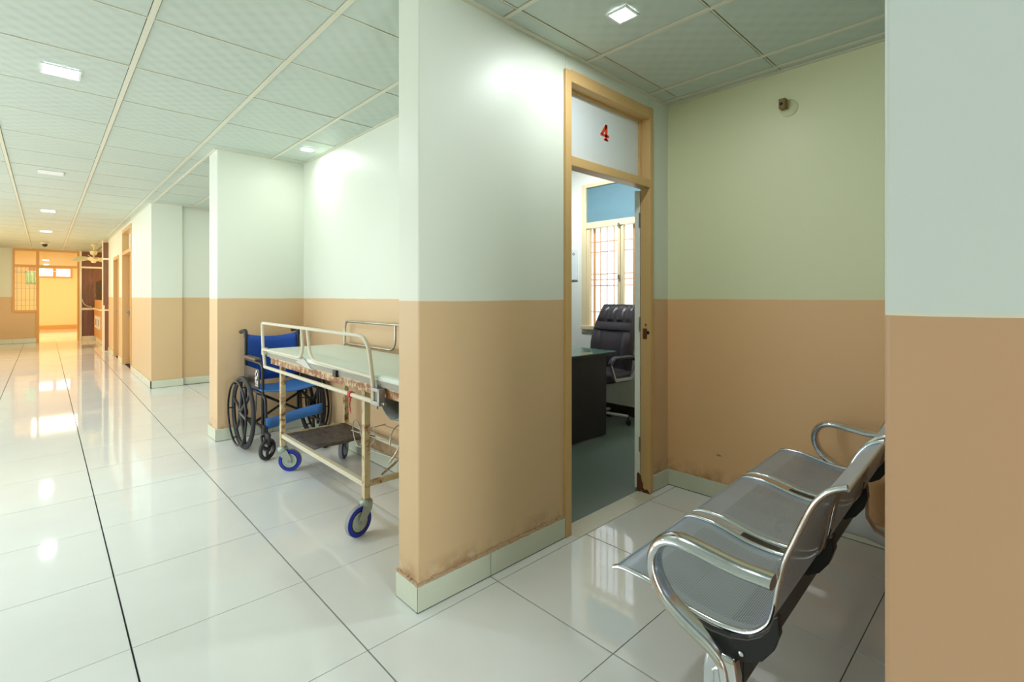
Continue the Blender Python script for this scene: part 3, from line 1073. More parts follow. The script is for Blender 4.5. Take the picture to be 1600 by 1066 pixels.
def round_lamp(x, y, rad, label, power):
    r = empty('ceiling_lamp', (x, y, CEIL))
    tag(r, label, 'ceiling light', 'recessed lamps in the tiled ceiling')
    MB().lathe([(rad, 0.003), (rad, -0.005), (rad + 0.012, -0.005), (rad + 0.012, 0.003)], Matrix(), 28, close=True).build('lamp_trim', M['lamp_trim'], r)
    MB().lathe([(rad, 0.0), (rad, -0.003)], Matrix(), 28).build('diffuser', M['led_round'], r)
    area('lamp_light', (x, y, CEIL - 0.006), (0, 0, 0), rad * 1.7, rad * 1.7, power, (0.95, 1.0, 0.96))


round_lamp(1.60, 4.18, 0.05, 'small round lit lamp above the stretcher bay', 2.6)
round_lamp(1.75, 6.55, 0.05, 'round lamp over the recess past the wheelchair', 8)

# ------------------------------------------------------------------ fixture on the alcove wall
fx_ = empty('wall_fixture', (2.945, 0.93, 2.26))
tag(fx_, 'small brown box on a round plate high on the alcove wall', 'fixture')
local(fx_, MB().lathe([(0.046, 0), (0.046, 0.004), (0.042, 0.006)], axis((2.945, 0.915, 2.245), (-1, 0, 0)), 28).build('round_plate', M['plate'], fx_, smooth=True))
local(fx_, MB().box((2.895, 0.918, 2.238), (2.94, 0.952, 2.292)).build('brown_box', M['switch_brown'], fx_, bevel=0.004))
local(fx_, MB().lathe([(0.008, 0), (0.008, 0.003)], axis((2.896, 0.938, 2.262), (-1, 0, 0)), 12).build('terminal', M['black_hole'], fx_))

# ------------------------------------------------------------------ steel bench
TH = math.radians(2.0)
bench = empty('waiting_bench', (1.228, 0, 0), TH)
tag(bench, 'three-seat perforated steel bench with looped chrome armrests in the alcove', 'bench')
PROF = [(.836, .435), (.826, .440), (.803, .445), (.765, .444), (.73, .441), (.68, .430), (.632, .418), (.585, .412), (.542, .410), (.50, .413), (.466, .422), (.440, .440), (.420, .466), (.410, .50),
        (.405, .53), (.400, .561), (.388, .617), (.369, .668), (.35, .718), (.336, .752), (.322, .778), (.303, .800), (.284, .812), (.266, .819)]
prof = catmull([(0, a, b) for a, b in PROF], 3)
arc = [0]
for i in range(1, len(prof)):
    arc.append(arc[-1] + (prof[i] - prof[i - 1]).length)
SW = 0.465
PITCH = 0.53


def make_seat(u0, first=None):
    root = empty('seat_placeholder')
    return root


seat_mesh = None
for k in range(3):
    u0 = k * PITCH
    if k == 0:
        mb = MB()
        nU = 9
        mb.grid([[(SW * j / (nU - 1), p.y, p.z - 0.004) for j in range(nU)] for p in prof])
        mb.uv = [(SW * j / (nU - 1), a) for a in arc for j in range(nU)]
        sheet = mb.build('perforated_seat', M['perf'], bench, smooth=True)
        rail = MB().oval([(0, p.y, p.z) for p in prof], (1, 0, 0), 0.0085, 0.0065, 10).build('edge_rail', M['chrome'], bench, smooth=True)
        lip = MB().tube([(0.0, PROF[0][0], PROF[0][1] - 0.003), (SW, PROF[0][0], PROF[0][1] - 0.003)], 0.004, 8).build('front_lip', M['perf'], bench, smooth=True)
        top = MB().tube([(0.0, PROF[-1][0] + 0.001, PROF[-1][1] - 0.004), (SW, PROF[-1][0] + 0.001, PROF[-1][1] - 0.004)], 0.005, 8).build('top_lip', M['silver'], bench, smooth=True)
        base = [sheet, rail, lip, top]
        rail2 = rail.copy()
        col.objects.link(rail2)
        rail2.location.x = SW
        base.append(rail2)
    else:
        for b_ in base:
            c_ = b_.copy()
            col.objects.link(c_)
            c_.location.x = b_.location.x + u0
# black support brackets in the gaps and at the ends
BR = [(.655, .400), (.60, .385), (.54, .372), (.49, .362), (.455, .368), (.425, .388), (.400, .425), (.388, .465), (.392, .505), (.402, .50), (.412, .468), (.430, .444), (.458, .424), (.50, .410), (.542, .406), (.585, .409), (.635, .416), (.66, .420)]
MX = Matrix(((0, 0, 1, 0), (1, 0, 0, 0), (0, 1, 0, 0), (0, 0, 0, 1)))
for a, b in ((-0.030, -0.008), (SW + 0.009, PITCH - 0.009), (PITCH + SW + 0.009, 2 * PITCH - 0.009), (2 * PITCH + SW + 0.008, 2 * PITCH + SW + 0.030)):
    MB().prism(BR, MX, a, b).build('support_bracket', M['black_metal'], bench, bevel=0.003)
# bolts on the near end bracket
for v, z in ((.575, .398), (.47, .385)):
    MB().lathe([(0.006, 0), (0.006, 0.004), (0.003, 0.006)], axis((-0.030, v, z), (-1, 0, 0)), 10).build('bolt', M['chrome'], bench)
# rear under-plates below each gap
MB().box((-0.02, 0.470, 0.296), (2 * PITCH + SW + 0.02, 0.548, 0.366)).build('beam', M['black_metal'], bench, bevel=0.006)
# armrests, posts and feet
ARM = [(.398, .588), (.43, .588), (.47, .588), (.515, .592), (.56, .598), (.60, .603), (.637, .604), (.668, .596), (.693, .575), (.706, .545), (.706, .512), (.694, .480), (.672, .450), (.645, .430), (.616, .414), (.585, .400), (.553, .386), (.525, .368), (.512, .35), (.506, .32)]
ap = catmull([(0, 0.398 + (a - 0.398) * 0.94, b - 0.004) for a, b in ARM], 4)
na = len(ap)
wa = [0.0165 if i < na * 0.45 else 0.0165 + 0.003 * (i / na) for i in range(na)]
for u in (-0.036, 2 * PITCH + SW + 0.036):
    MB().oval([(u, p.y, p.z) for p in ap], (1, 0, 0), 0.031, 0.0155, 16).build('armrest', M['chrome'], bench, smooth=True)
    mb = MB()
    post = [(.478, .375), (.545, .375), (.552, .33), (.552, .20), (.585, .15), (.86, .055), (.865, .035), (.845, .030), (.55, .10), (.48, .10), (.20, .030), (.18, .035), (.185, .055), (.44, .15), (.470, .20), (.470, .33)]
    mb.prism(post, MX, u - 0.020, u + 0.020)
    mb.build('leg_post', M['chrome'], bench, bevel=0.010, seg=3, smooth=True)
    so = -0.021 if u < 0 else 0.021
    mb = MB()
    oval = [(u + so, 0.511 + 0.016 * math.cos(t), 0.27 + (0.055 if math.sin(t) > 0 else -0.055) + 0.016 * math.sin(t)) for t in [2 * PI * i / 24 for i in range(24)]]
    mb.tube(oval, 0.003, 6, closed=True)
    mb.build('pressed_groove', M['chrome'], bench, smooth=True)
    for v in (.855, .19):
        MB().lathe([(0.016, 0.0), (0.016, 0.02), (0.009, 0.045)], Matrix.Translation((u, v, 0.0008)), 16).build('rubber_foot', M['black_plastic'], bench, smooth=True)


# ------------------------------------------------------------------ stretcher trolley
gn = empty('stretcher_trolley', (1.43, 2.9, 0))
tag(gn, 'old rusty hospital stretcher trolley with pale green mattress beside the wheelchair', 'stretcher')


def G(n, mb, mat, **kw):
    return local(gn, mb.build(n, mat, gn, **kw))


LX, RX, NY, FYg = 1.205, 1.665, 2.37, 3.60
for x in (LX, RX):
    for y in (NY, FYg):
        G('leg', MB().box((x - 0.016, y - 0.016, 0.172), (x + 0.016, y + 0.016, 0.735)), M['rusty_leg'], bevel=0.002)
# top frame
for n, a, b in (('side_rail', (1.183, 1.93, 0.733), (1.222, 3.78, 0.772)), ('side_rail', (1.648, 1.93, 0.733), (1.687, 3.78, 0.772)),
                ('end_rail', (1.222, 3.745, 0.733), (1.648, 3.78, 0.772)), ('end_rail', (1.222, 1.93, 0.733), (1.648, 1.965, 0.772)), ('cross_rail', (1.222, 2.355, 0.735), (1.648, 2.385, 0.765))):
    G(n, MB().box(a, b), M['rusty_top'], bevel=0.002)
G('top_tray', MB().box((1.183, 1.93, 0.772), (1.687, 3.80, 0.780)), M['rusty_leg'])
# mattress, slightly sagging
P_ = []
mt = MB()
mt.box((1.172, 1.94, 0.781), (1.70, 3.845, 0.838))
mo = G('mattress', mt, M['mattress'], bevel=0.016, seg=4)
st = MB().box((1.1705, 1.96, 0.784), (1.1735, 3.83, 0.812))
sb = st.build('side_band', M['mattress_side'], mo)
# hanging corner of cloth in the middle of the long side
mb = MB()
mb.prism([(3.24, 0.80), (3.13, 0.845), (2.98, 0.775)], MX, 1.164, 1.169)
G('cloth_corner', mb, plain('white_cloth', (206, 204, 194), 0.8))
# grey cloth sagging below the head end
P_ = []
for i in range(7):
    t = i / 6
    P_.append([(1.185 + 0.5 * s_, 1.95 + 0.27 * t - 0.04 * 0, 0.735 - (0.10 * math.sin(PI * min(1, (1 - t) * 0.9)) + 0.0) + 0.004 * math.sin(9 * s_ * 3)) for s_ in [j / 8 for j in range(9)]])
G('sagging_cloth', MB().grid(P_), M['cloth_grey'], smooth=True, solid=0.004)
# near hinged guard rail
RXn = 1.150
pth = rounded([(RXn, 3.795, 0.712), (RXn, 3.858, 0.86), (RXn, 3.858, 1.022), (RXn, 2.29, 1.022), (RXn, 2.19, 0.82), (RXn, 2.185, 0.712)], 0.06, 6)
pth = rounded([(RXn, 3.797, 0.708), (RXn, 3.845, 0.86), (RXn, 3.862, 1.023)], 0.02, 4) + rounded([(RXn, 3.862, 0.99), (RXn, 3.855, 1.025), (RXn, 2.245, 1.022), (RXn, 2.185, 0.78), (RXn, 2.182, 0.70)], 0.10, 8)[1:]
gr = G('guard_rail', MB().tube(pth, 0.0105, 12), M['rail_paint'], smooth=True)


def sub(parent, n, mb, mat, **kw):
    o = mb.build(n, mat, parent, **kw)
    return o


sub(gr, 'guard_loop', MB().tube(rounded([(RXn, 3.842, 0.834), (RXn, 3.08, 0.838), (RXn, 3.10, 1.02)], 0.09, 8), 0.0095, 10), M['rail_paint'], smooth=True)
sub(gr, 'guard_loop', MB().tube(rounded([(RXn, 3.01, 1.02), (RXn, 2.965, 0.84), (RXn, 2.195, 0.828)], 0.09, 8), 0.0095, 10), M['rail_paint'], smooth=True)
sub(gr, 'lower_bar', MB().tube([(RXn, 3.80, 0.712), (RXn, 2.182, 0.712)], 0.0115, 12), M['rail_paint'], smooth=True)
mb = MB()
mb.box((RXn - 0.012, 2.12, 0.700), (RXn + 0.028, 2.195, 0.720)).box((RXn - 0.012, 2.12, 0.765), (RXn + 0.028, 2.195, 0.782)).box((RXn - 0.010, 2.115, 0.700), (RXn + 0.022, 2.132, 0.782))
mb.tube([(RXn + 0.005, 2.16, 0.68), (RXn + 0.005, 2.16, 0.80)], 0.007, 8).tube([(RXn + 0.01, 2.09, 0.712), (RXn + 0.01, 2.15, 0.712)], 0.009, 8)
sub(gr, 'hinge_clamp', mb, M['steel_dull'], bevel=0.002)
mb = MB().box((RXn - 0.010, 3.82, 0.795), (RXn + 0.028, 3.85, 0.845))
sub(gr, 'rail_bracket', mb, M['rail_paint'], bevel=0.004)
mb = MB().box((1.155, 2.625, 0.775), (1.176, 2.665, 0.812))
G('rail_catch', mb, M['black_metal'], bevel=0.002)
# far guard rail
RXf = 1.715
fr = G('guard_rail', MB().tube(rounded([(RXf, 3.73, 0.79), (RXf, 3.72, 1.025), (RXf, 2.1, 1.028), (RXf, 2.02, 0.80)], 0.06, 8), 0.0095, 10), M['chrome_tube'], smooth=True)
sub(fr, 'guard_loop', MB().tube(rounded([(RXf, 3.72, 0.852), (RXf, 2.955, 0.852), (RXf, 2.955, 1.02)], 0.09, 8), 0.009, 10), M['chrome_tube'], smooth=True)
sub(fr, 'guard_loop', MB().tube(rounded([(RXf, 2.88, 1.02), (RXf, 2.86, 0.85), (RXf, 2.05, 0.85)], 0.09, 8), 0.009, 10), M['chrome_tube'], smooth=True)
# red tape on the lower bar
G('red_tape', MB().tube([(RXn, 2.44, 0.712), (RXn, 2.415, 0.712)], 0.017, 12).tube(catmull([(RXn, 2.428, 0.70), (RXn - 0.005, 2.43, 0.66), (RXn + 0.002, 2.43, 0.61)], 4), [0.005, 0.005, 0.005, 0.004, 0.004, 0.003, 0.003, 0.002, 0.001], 6), M['red_tape'])
# lower shelf frame
Z0, Z1 = 0.236, 0.262
for n, a, b in (('shelf_rail', (LX - 0.014, NY + 0.017, Z0), (LX + 0.014, FYg - 0.017, Z1)), ('shelf_rail', (RX - 0.014, NY + 0.017, Z0), (RX + 0.014, FYg - 0.017, Z1)),
                ('shelf_cross_rail', (LX + 0.017, NY - 0.013, Z0), (RX - 0.017, NY + 0.013, Z1)), ('shelf_cross_rail', (LX + 0.017, FYg - 0.013, Z0), (RX - 0.017, FYg + 0.013, Z1))):
    G(n, MB().box(a, b), M['rail_paint'] if n == 'shelf_rail' else M['rusty_leg'], bevel=0.002)
P_ = [[(1.22 + 0.43 * i / 6, 3.585 - 0.475 * j / 5, 0.256 - 0.012 * math.sin(PI * i / 6) * math.sin(PI * j / 5) + 0.004 * math.sin(i * 2.3 + j)) for i in range(7)] for j in range(6)]
sh_mat = rusty('stained_dark_sheet', (70, 66, 66), 0.62, 0.6)
sheet_o = G('shelf_sheet', MB().grid(P_), M['shelf'], smooth=True, solid=0.004)
# dark stain lying on the sheet (spilt dirt)


def caster(x, y, off, name_mat=('blue_rubber', 'hub')):
    ox, oy = off
    L = math.hypot(ox, oy)
    nx, ny = oy / L, -ox / L
    if nx * (-x) + ny * (-y) < 0:
        nx, ny = -nx, -ny
    R_ = 0.075
    c = Vector((x + ox, y + oy, R_ + 0.0005))
    mb = MB()
    mb.lathe([(0.019, 0.135), (0.030, 0.140), (0.034, 0.150), (0.034, 0.165), (0.026, 0.174), (0.016, 0.178)], Matrix.Translation((x, y, 0)), 24)
    side = Vector((nx, ny, 0))
    tdir = Vector((ox, oy, 0)).normalized()
    # fork cheeks
    for sgn in (-1, 1):
        base_ = Vector((x, y, 0)) + side * (0.0225 * sgn)
        mm = Matrix((tdir, Vector((0, 0, 1)), side * 1.0)).transposed().to_4x4()
        mm.translation = base_
        mb.prism([(-0.026, 0.148), (0.034, 0.148), (L + 0.016, 0.085), (L + 0.012, 0.064), (L - 0.006, 0.058), (L - 0.022, 0.072), (-0.018, 0.12)], mm, -0.0015, 0.0015)
    fork = G('caster', mb, M['zinc'], bevel=0.001)
    ax = axis(c, (nx, ny, 0))
    sub(fork, 'caster_tyre', MB().lathe([(0.054, -0.014), (0.073, -0.014), (0.075, -0.008), (0.075, 0.008), (0.073, 0.014), (0.054, 0.014)], ax, 36, close=True), M['blue_rubber'], smooth=True)
    sub(fork, 'caster_tread', MB().lathe([(0.0752, -0.0115), (0.0752, 0.0115), (0.0745, 0.0115), (0.0745, -0.0115)], ax, 36, close=True), M['grey_rubber'])
    sub(fork, 'rim_ring', MB().lathe([(0.048, -0.0142), (0.055, -0.0142), (0.055, 0.0142), (0.048, 0.0142)], ax, 32, close=True), M['black_plastic'])
    sub(fork, 'caster_hub', MB().lathe([(0.006, -0.018), (0.016, -0.018), (0.018, -0.012), (0.036, -0.010), (0.040, -0.014), (0.048, -0.014), (0.048, 0.014), (0.040, 0.014), (0.036, 0.010), (0.018, 0.012), (0.016, 0.018), (0.006, 0.018)], ax, 32, close=False), M['hub'], smooth=True)
    sub(fork, 'axle', MB().lathe([(0.009, -0.027), (0.009, 0.027)], ax, 8), M['steel_dull'])


caster(LX, NY, (-0.048, -0.012))
caster(LX, FYg, (0.040, -0.030))
caster(RX, FYg, (-0.034, -0.036))
caster(RX, NY, (0.01, -0.05))

# wire cylinder cradle hanging under the head end
wc = empty('cylinder_cradle', (0, 0, 0))
wc.parent = gn
local(gn, wc)
wc['label'] = 'looped wire cylinder cradle at the lower frame'


def ring(c, r, n, k=28, a0=0, a1=2 * PI):
    m_ = axis(c, n)
    return [m_ @ Vector((r * math.cos(a0 + (a1 - a0) * i / k), r * math.sin(a0 + (a1 - a0) * i / k), 0)) for i in range(k)]


def W(n, mb, mat='wire'):
    return mb.build(n, M[mat], wc, smooth=True)


C1 = (1.43, 2.92, 0.352)
W('wire_ring', MB().tube(ring((1.43, 2.93, 0.355), 0.085, (1.0, -0.15, 0.1)), 0.0035, 8, closed=True))
W('wire_ring', MB().tube(ring((1.50, 2.93, 0.345), 0.078, (1.0, 0.12, 0.0)), 0.003, 8, closed=True))
W('wire_ring', MB().tube(ring((1.56, 2.62, 0.345), 0.10, (0.35, -1.0, 0.1)), 0.0035, 8, closed=True))
W('wire_ring', MB().tube(ring((1.56, 2.36, 0.345), 0.10, (0.35, -1.0, 0.1)), 0.0035, 8, closed=True))
W('cradle_wire', MB().tube([(1.43, 3.01, 0.36), (1.47, 2.62, 0.36), (1.50, 2.30, 0.36)], 0.0035, 6))
W('cradle_wire', MB().tube([(1.43, 2.96, 0.275), (1.50, 2.62, 0.262), (1.54, 2.30, 0.262)], 0.0035, 6))
W('cradle_wire', MB().tube([(1.64, 2.98, 0.36), (1.655, 2.62, 0.36), (1.65, 2.30, 0.36)], 0.0035, 6))
W('cradle_wire', MB().tube([(1.45, 2.95, 0.36), (1.64, 2.95, 0.372)], 0.0035, 6))
W('cradle_strut', MB().tube(rounded([(1.455, 2.28, 0.70), (1.445, 2.33, 0.62), (1.43, 2.37, 0.50), (1.42, 2.42, 0.36), (1.38, 2.44, 0.30)], 0.06, 6), 0.006, 8), 'chrome_tube')
W('cradle_strut', MB().tube(catmull([(1.46, 2.33, 0.47), (1.46, 2.36, 0.40), (1.40, 2.39, 0.32), (1.30, 2.385, 0.268)], 6), 0.0065, 8), 'chrome_tube')

# ------------------------------------------------------------------ wheelchair
wh = empty('wheelchair', (1.425, 4.35, 0))
tag(wh, 'black folding wheelchair with blue canvas seat behind the stretcher', 'wheelchair')


def H(n, mb, mat, parent=None, **kw):
    return mb.build(n, M[mat] if isinstance(mat, str) else mat, parent or wh, **kw)


XA = Matrix.Rotation(PI / 2, 4, 'Y')   # local z -> world x


def torus(mb, cx, r, t, z=0.0, n=40, k=10):
    pts = [(cx, r * math.cos(2 * PI * i / n), z + r * math.sin(2 * PI * i / n)) for i in range(n)]
    return mb.tube(pts, t, k, closed=True)


WR = 0.290
for sgn in (-1, 1):
    x = 0.272 * sgn
    wl = H('wheel', torus(MB(), x, WR - 0.016, 0.016, WR), 'tyre', smooth=True)
    mb = torus(MB(), x, WR - 0.038, 0.010, WR)
    H('wheel_rim', mb, 'black_plastic', wl, smooth=True)
    mb = MB()
    for i in range(6):
        a = 2 * PI * i / 6 + 0.3
        c, s_ = math.cos(a), math.sin(a)
        mb.tube([(x + 0.012 * sgn, c * 0.02, WR + s_ * 0.02), (x + 0.004 * sgn, c * 0.13, WR + s_ * 0.13), (x, c * 0.255, WR + s_ * 0.255)], [0.019, 0.013, 0.011], 8)
    mb.lathe([(0.032, -0.025), (0.036, 0), (0.03, 0.03)], Matrix.Translation((x, 0, WR)) @ XA, 20)
    H('wheel_spokes', mb, 'black_plastic', wl, smooth=True)
    xr = 0.318 * sgn
    mb = torus(MB(), xr, 0.252, 0.0085, WR)
    for i in range(6):
        a = 2 * PI * i / 6
        c, s_ = math.cos(a), math.sin(a)
        mb.tube([(xr, c * 0.252, WR + s_ * 0.252), (x, c * 0.252, WR + s_ * 0.252)], 0.005, 6)
    H('hand_rim', mb, 'black_metal', wl, smooth=True)
    # side frame
    xf = 0.212 * sgn
    fr_ = MB()
    fr_.tube([(xf, 0.15, 0.20), (xf, 0.15, 0.92)], 0.0115, 10)
    fr_.tube([(xf, 0.15, 0.47), (xf, -0.29, 0.47)], 0.0115, 10)
    fr_.tube([(xf, 0.15, 0.215), (xf, -0.27, 0.215)], 0.0115, 10)
    fr_.tube(rounded([(xf, -0.29, 0.17), (xf, -0.29, 0.68), (xf, -0.24, 0.70), (xf, 0.14, 0.70)], 0.04, 6), 0.0115, 10)
    H('side_frame', fr_, 'black_metal', smooth=True)
    H('push_handle', MB().tube(rounded([(xf, 0.15, 0.88), (xf, 0.155, 0.935), (xf - 0.0, 0.285, 0.915)], 0.035, 5), 0.0165, 12), 'black_plastic', smooth=True)
    H('armrest_pad', MB().box((xf - 0.025, -0.17, 0.711), (xf + 0.025, 0.12, 0.735)), 'pad', bevel=0.009, seg=3)
    gd = H('skirt_guard', MB().box((xf - 0.004 + 0.014 * sgn, -0.26, 0.50), (xf + 0.004 + 0.014 * sgn, 0.13, 0.655)), 'skirtguard', bevel=0.003)
    if sgn < 0:
        mb = MB()
        xg = xf - 0.0195
        for a, b, c_, d in ((-0.235, -0.165, 0.60, 0.625), (-0.215, -0.185, 0.575, 0.645), (-0.235, -0.165, 0.520, 0.530), (-0.235, -0.215, 0.535, 0.565), (-0.20, -0.18, 0.535, 0.565), (-0.185, -0.165, 0.545, 0.59)):
            mb.box((xg, a, c_), (xg + 0.0015, b, d))
        H('sticker', mb, 'mark', gd)
    # front caster
    cx, cy = 0.222 * sgn, -0.40
    fk = MB()
    fk.tube([(xf, -0.29, 0.205), (xf + 0.008 * sgn, -0.36, 0.205)], 0.014, 8).tube([(cx, -0.365, 0.17), (cx, -0.365, 0.25)], 0.016, 10)
    for q in (-1, 1):
        fk.tube([(cx + 0.022 * q, -0.365, 0.17), (cx + 0.024 * q, -0.39, 0.13), (cx + 0.022 * q, -0.425, 0.08)], 0.009, 8)
    fk.tube([(cx - 0.022, -0.368, 0.168), (cx + 0.022, -0.368, 0.168)], 0.012, 8)
    fko = H('caster_fork', fk, 'black_plastic', smooth=True)
    R_ = 0.080
    ang = math.radians(62)
    nm = (math.cos(ang) * 1.0, -math.sin(ang) * 0.9, 0)
    ax = axis((cx, -0.43, R_ + 0.0005), nm)
    mb = MB().lathe([(0.060, -0.012), (0.074, -0.012), (0.08, -0.006), (0.08, 0.006), (0.074, 0.012), (0.060, 0.012)], ax, 32, close=True)
    H('front_tyre', mb, 'tyre', fko, smooth=True)
    mb = MB().lathe([(0.056, -0.010), (0.062, -0.010), (0.062, 0.010), (0.056, 0.010)], ax, 32, close=True).lathe([(0.016, -0.018), (0.016, 0.018)], ax, 12)
    for i in range(3):
        a = 2 * PI * i / 3 + 0.5
        mb.tube([ax @ Vector((0, 0, 0)), ax @ Vector((0.058 * math.cos(a), 0.058 * math.sin(a), 0))], 0.012, 8)
    H('front_hub', mb, 'black_plastic', fko, smooth=True)
    # swing-away legrest tube and folded footplate
    lg = MB().tube(rounded([(xf, -0.29, 0.46), (xf - 0.004 * sgn, -0.34, 0.44), (xf, -0.38, 0.14)], 0.05, 6), 0.011, 10)
    lgo = H('legrest_tube', lg, 'black_metal', smooth=True)
    H('footplate', MB().box((xf - 0.018, -0.46, 0.11), (xf + 0.010, -0.36, 0.20)), 'black_plastic', lgo, bevel=0.012, seg=3)
    H('brake_lever', MB().tube(catmull([(xf - 0.02 * -sgn, -0.20, 0.46), (xf + 0.03 * sgn, -0.23, 0.40), (xf + 0.035 * sgn, -0.25, 0.36), (xf + 0.03 * sgn, -0.22, 0.33)], 4), 0.006, 8), 'steel_dull', smooth=True)
# cross braces
mb = MB()
mb.tube([(-0.205, -0.10, 0.225), (0.205, -0.10, 0.455)], 0.0105, 8).tube([(0.205, -0.125, 0.225), (-0.205, -0.125, 0.455)], 0.0105, 8)
H('cross_brace', mb, 'black_metal', smooth=True)
# seat sling
P_ = [[(-0.225 + 0.45 * i / 8, 0.13 - 0.43 * j / 6, 0.498 - 0.030 * math.sin(PI * i / 8)) for i in range(9)] for j in range(7)]
H('seat', MB().grid(P_), 'blue_light', smooth=True, solid=0.012)
# back sling
P_ = []
for j in range(8):
    t = j / 7
    z = 0.905 - 0.40 * t
    P_.append([(-0.215 + 0.43 * i / 10, 0.150 + (0.030 + 0.03 * t) * math.sin(PI * i / 10), z - (0.028 * (1 - t) ** 2) * math.sin(PI * i / 10) + (0.006 if i in (0, 10) else 0)) for i in range(11)])
bk = H('backrest', MB().grid(P_), 'blue', smooth=True, solid=0.010)
# calf strap
P_ = []
for i in range(11):
    t = i / 10
    x = -0.215 + 0.43 * t
    y = -0.375 + 0.05 * math.sin(PI * t)
    zc = 0.255 + 0.055 * t - 0.02 * math.sin(PI * t) * (1 - t)
    P_.append([(x, y, zc - 0.040), (x, y - 0.003, zc), (x, y, zc + 0.042)])
H('calf_strap', MB().grid(P_), 'blue_light', smooth=True, solid=0.006)

# ------------------------------------------------------------------ consulting room furniture
wn_ = empty('window_3', (XW, 2.93, 0.89))
tag(wn_, 'consulting room window with orange grille under a blue board', 'window', kind='structure')


def Wn(n, mb, mat, **kw):
    return local(wn_, mb.build(n, M[mat], wn_, **kw))


X0 = XW - 0.02
for n, a, b in (('side_frame', (X0, 3.36, 0.89), (XW + 0.09, 3.42, 2.44)), ('side_frame', (X0, 2.45, 0.89), (XW + 0.09, 2.51, 2.44)), ('head_rail', (X0, 2.51, 2.40), (XW + 0.09, 3.36, 2.44)),
                ('transom_rail', (X0, 2.51, 1.955), (XW + 0.09, 3.36, 2.02)), ('sill', (X0 - 0.02, 2.45, 0.86), (XW + 0.09, 3.42, 0.90))):
    Wn(n, MB().box(a, b), 'win_frame', bevel=0.003)
Wn('blue_board', MB().box((XW + 0.0, 2.51, 2.02), (XW + 0.012, 3.36, 2.40)), 'blueboard')
for y0 in (2.888, 2.930):
    s = Wn('casement_stile', MB().box((XW - 0.005, y0, 0.90), (XW + 0.03, y0 + 0.034, 2.01)), 'win_frame', bevel=0.003)
Wn('casement_stile', MB().box((XW - 0.005, 3.32, 0.90), (XW + 0.03, 3.358, 1.955)), 'win_frame')
Wn('window_pane', MB().box((XW + 0.012, 2.964, 0.90), (XW + 0.016, 3.32, 1.955)), 'glass')
Wn('window_pane', MB().box((XW + 0.012, 2.512, 0.90), (XW + 0.016, 2.888, 1.955)), 'glass')
mb = MB()
for z in (1.42, 1.955):
    mb.box((XW - 0.03, 2.925, z - 0.02), (XW - 0.005, 2.945, z + 0.02))
Wn('window_latch', mb, 'steel_dull')
for y in (3.22, 3.135, 3.05, 2.72, 2.60):
    Wn('grille_bar', MB().tube([(XW + 0.06, y, 0.90), (XW + 0.06, y, 1.955)], 0.0055, 6), 'grille')
for y in (3.30, 2.80):
    Wn('grille_bar', MB().box((XW + 0.05, y - 0.012, 0.90), (XW + 0.07, y + 0.012, 1.955)), 'grille')
for z in (1.81, 1.70, 1.46, 1.40, 1.335, 1.05):
    Wn('grille_bar', MB().tube([(XW + 0.066, 2.512, z), (XW + 0.066, 3.36, z)], 0.0055, 6), 'grille')
wb = empty('wall_board', (XW - 0.01, 3.54, 1.6))
tag(wb, 'narrow white board hooked on the office wall beside the window', 'board')
local(wb, MB().box((XW - 0.022, 3.485, 1.40), (XW - 0.002, 3.62, 1.745)).build('board_panel', M['panel_white'], wb, bevel=0.004))
local(wb, MB().tube(ring((XW - 0.024, 3.53, 1.69), 0.012, (1, 0, 0), 14), 0.003, 6, closed=True).build('hook', M['black_metal'], wb))

dk = empty('office_desk', (3.24, 3.2, 0))
tag(dk, 'dark laminate office desk with a green glass top', 'desk')


def D(n, mb, mat, **kw):
    return local(dk, mb.build(n, M[mat], dk, **kw))


D('end_panel', MB().box((2.93, 2.573, 0.012), (3.576, 2.598, 0.70)), 'desk', bevel=0.002)
D('end_panel', MB().box((2.93, 3.75, 0.012), (3.576, 3.775, 0.70)), 'desk', bevel=0.002)
D('modesty_panel', MB().box((2.95, 2.598, 0.012), (2.972, 3.75, 0.70)), 'desk')
D('drawer_unit', MB().box((3.0, 2.60, 0.06), (3.35, 2.98, 0.698)), 'desk', bevel=0.002)
D('desk_top', MB().box((2.90, 2.545, 0.70), (3.61, 3.80, 0.728)), 'desk', bevel=0.002)
D('glass_top', MB().box((2.885, 2.53, 0.7285), (3.66, 3.82, 0.7385)), 'glass_green', bevel=0.001, seg=1)
for x, z in ((3.16, 0.66), (3.50, 0.665), (3.16, 0.20), (3.44, 0.14), (3.16, 0.42)):
    D('screw_cap', MB().lathe([(0.005, 0), (0.005, 0.002)], axis((x, 2.5725, z), (0, -1, 0)), 8), 'black_plastic')

oc = empty('office_chair', (4.05, 2.86, 0), math.radians(-8))
tag(oc, 'dark brown leather high-back office chair behind the desk', 'chair')
# local frame: chair faces -x, width along y


def O(n, mb, mat, parent=None, **kw):
    return mb.build(n, M[mat], parent or oc, **kw)


def cushion(pts_fn, ny=9, nz=9):
    return [[pts_fn(i / (nz - 1), j / (ny - 1)) for j in range(ny)] for i in range(nz)]


def backpt(t, s_, off=0.0):
    """t 0 bottom..1 top, s -1..1 across"""
    z = 0.50 + 0.63 * t
    lean = 0.055 + 0.13 * t - 0.05 * math.sin(PI * t)
    w = 0.225 + 0.03 * math.sin(PI * min(1, t * 1.1)) - 0.02 * t ** 6
    return Vector((lean + off + 0.03 * (1 - s_ * s_) - 0.03, s_ * w, z))


# outer shell of the back
front, rear = [], []
for i in range(13):
    t = i / 12
    front.append([backpt(t, s_ / 4, -0.02) for s_ in range(-4, 5)])
mb = MB().grid(front)
O('back_shell', mb, 'leather', smooth=True, solid=0.07, bevel=0.012, seg=3)


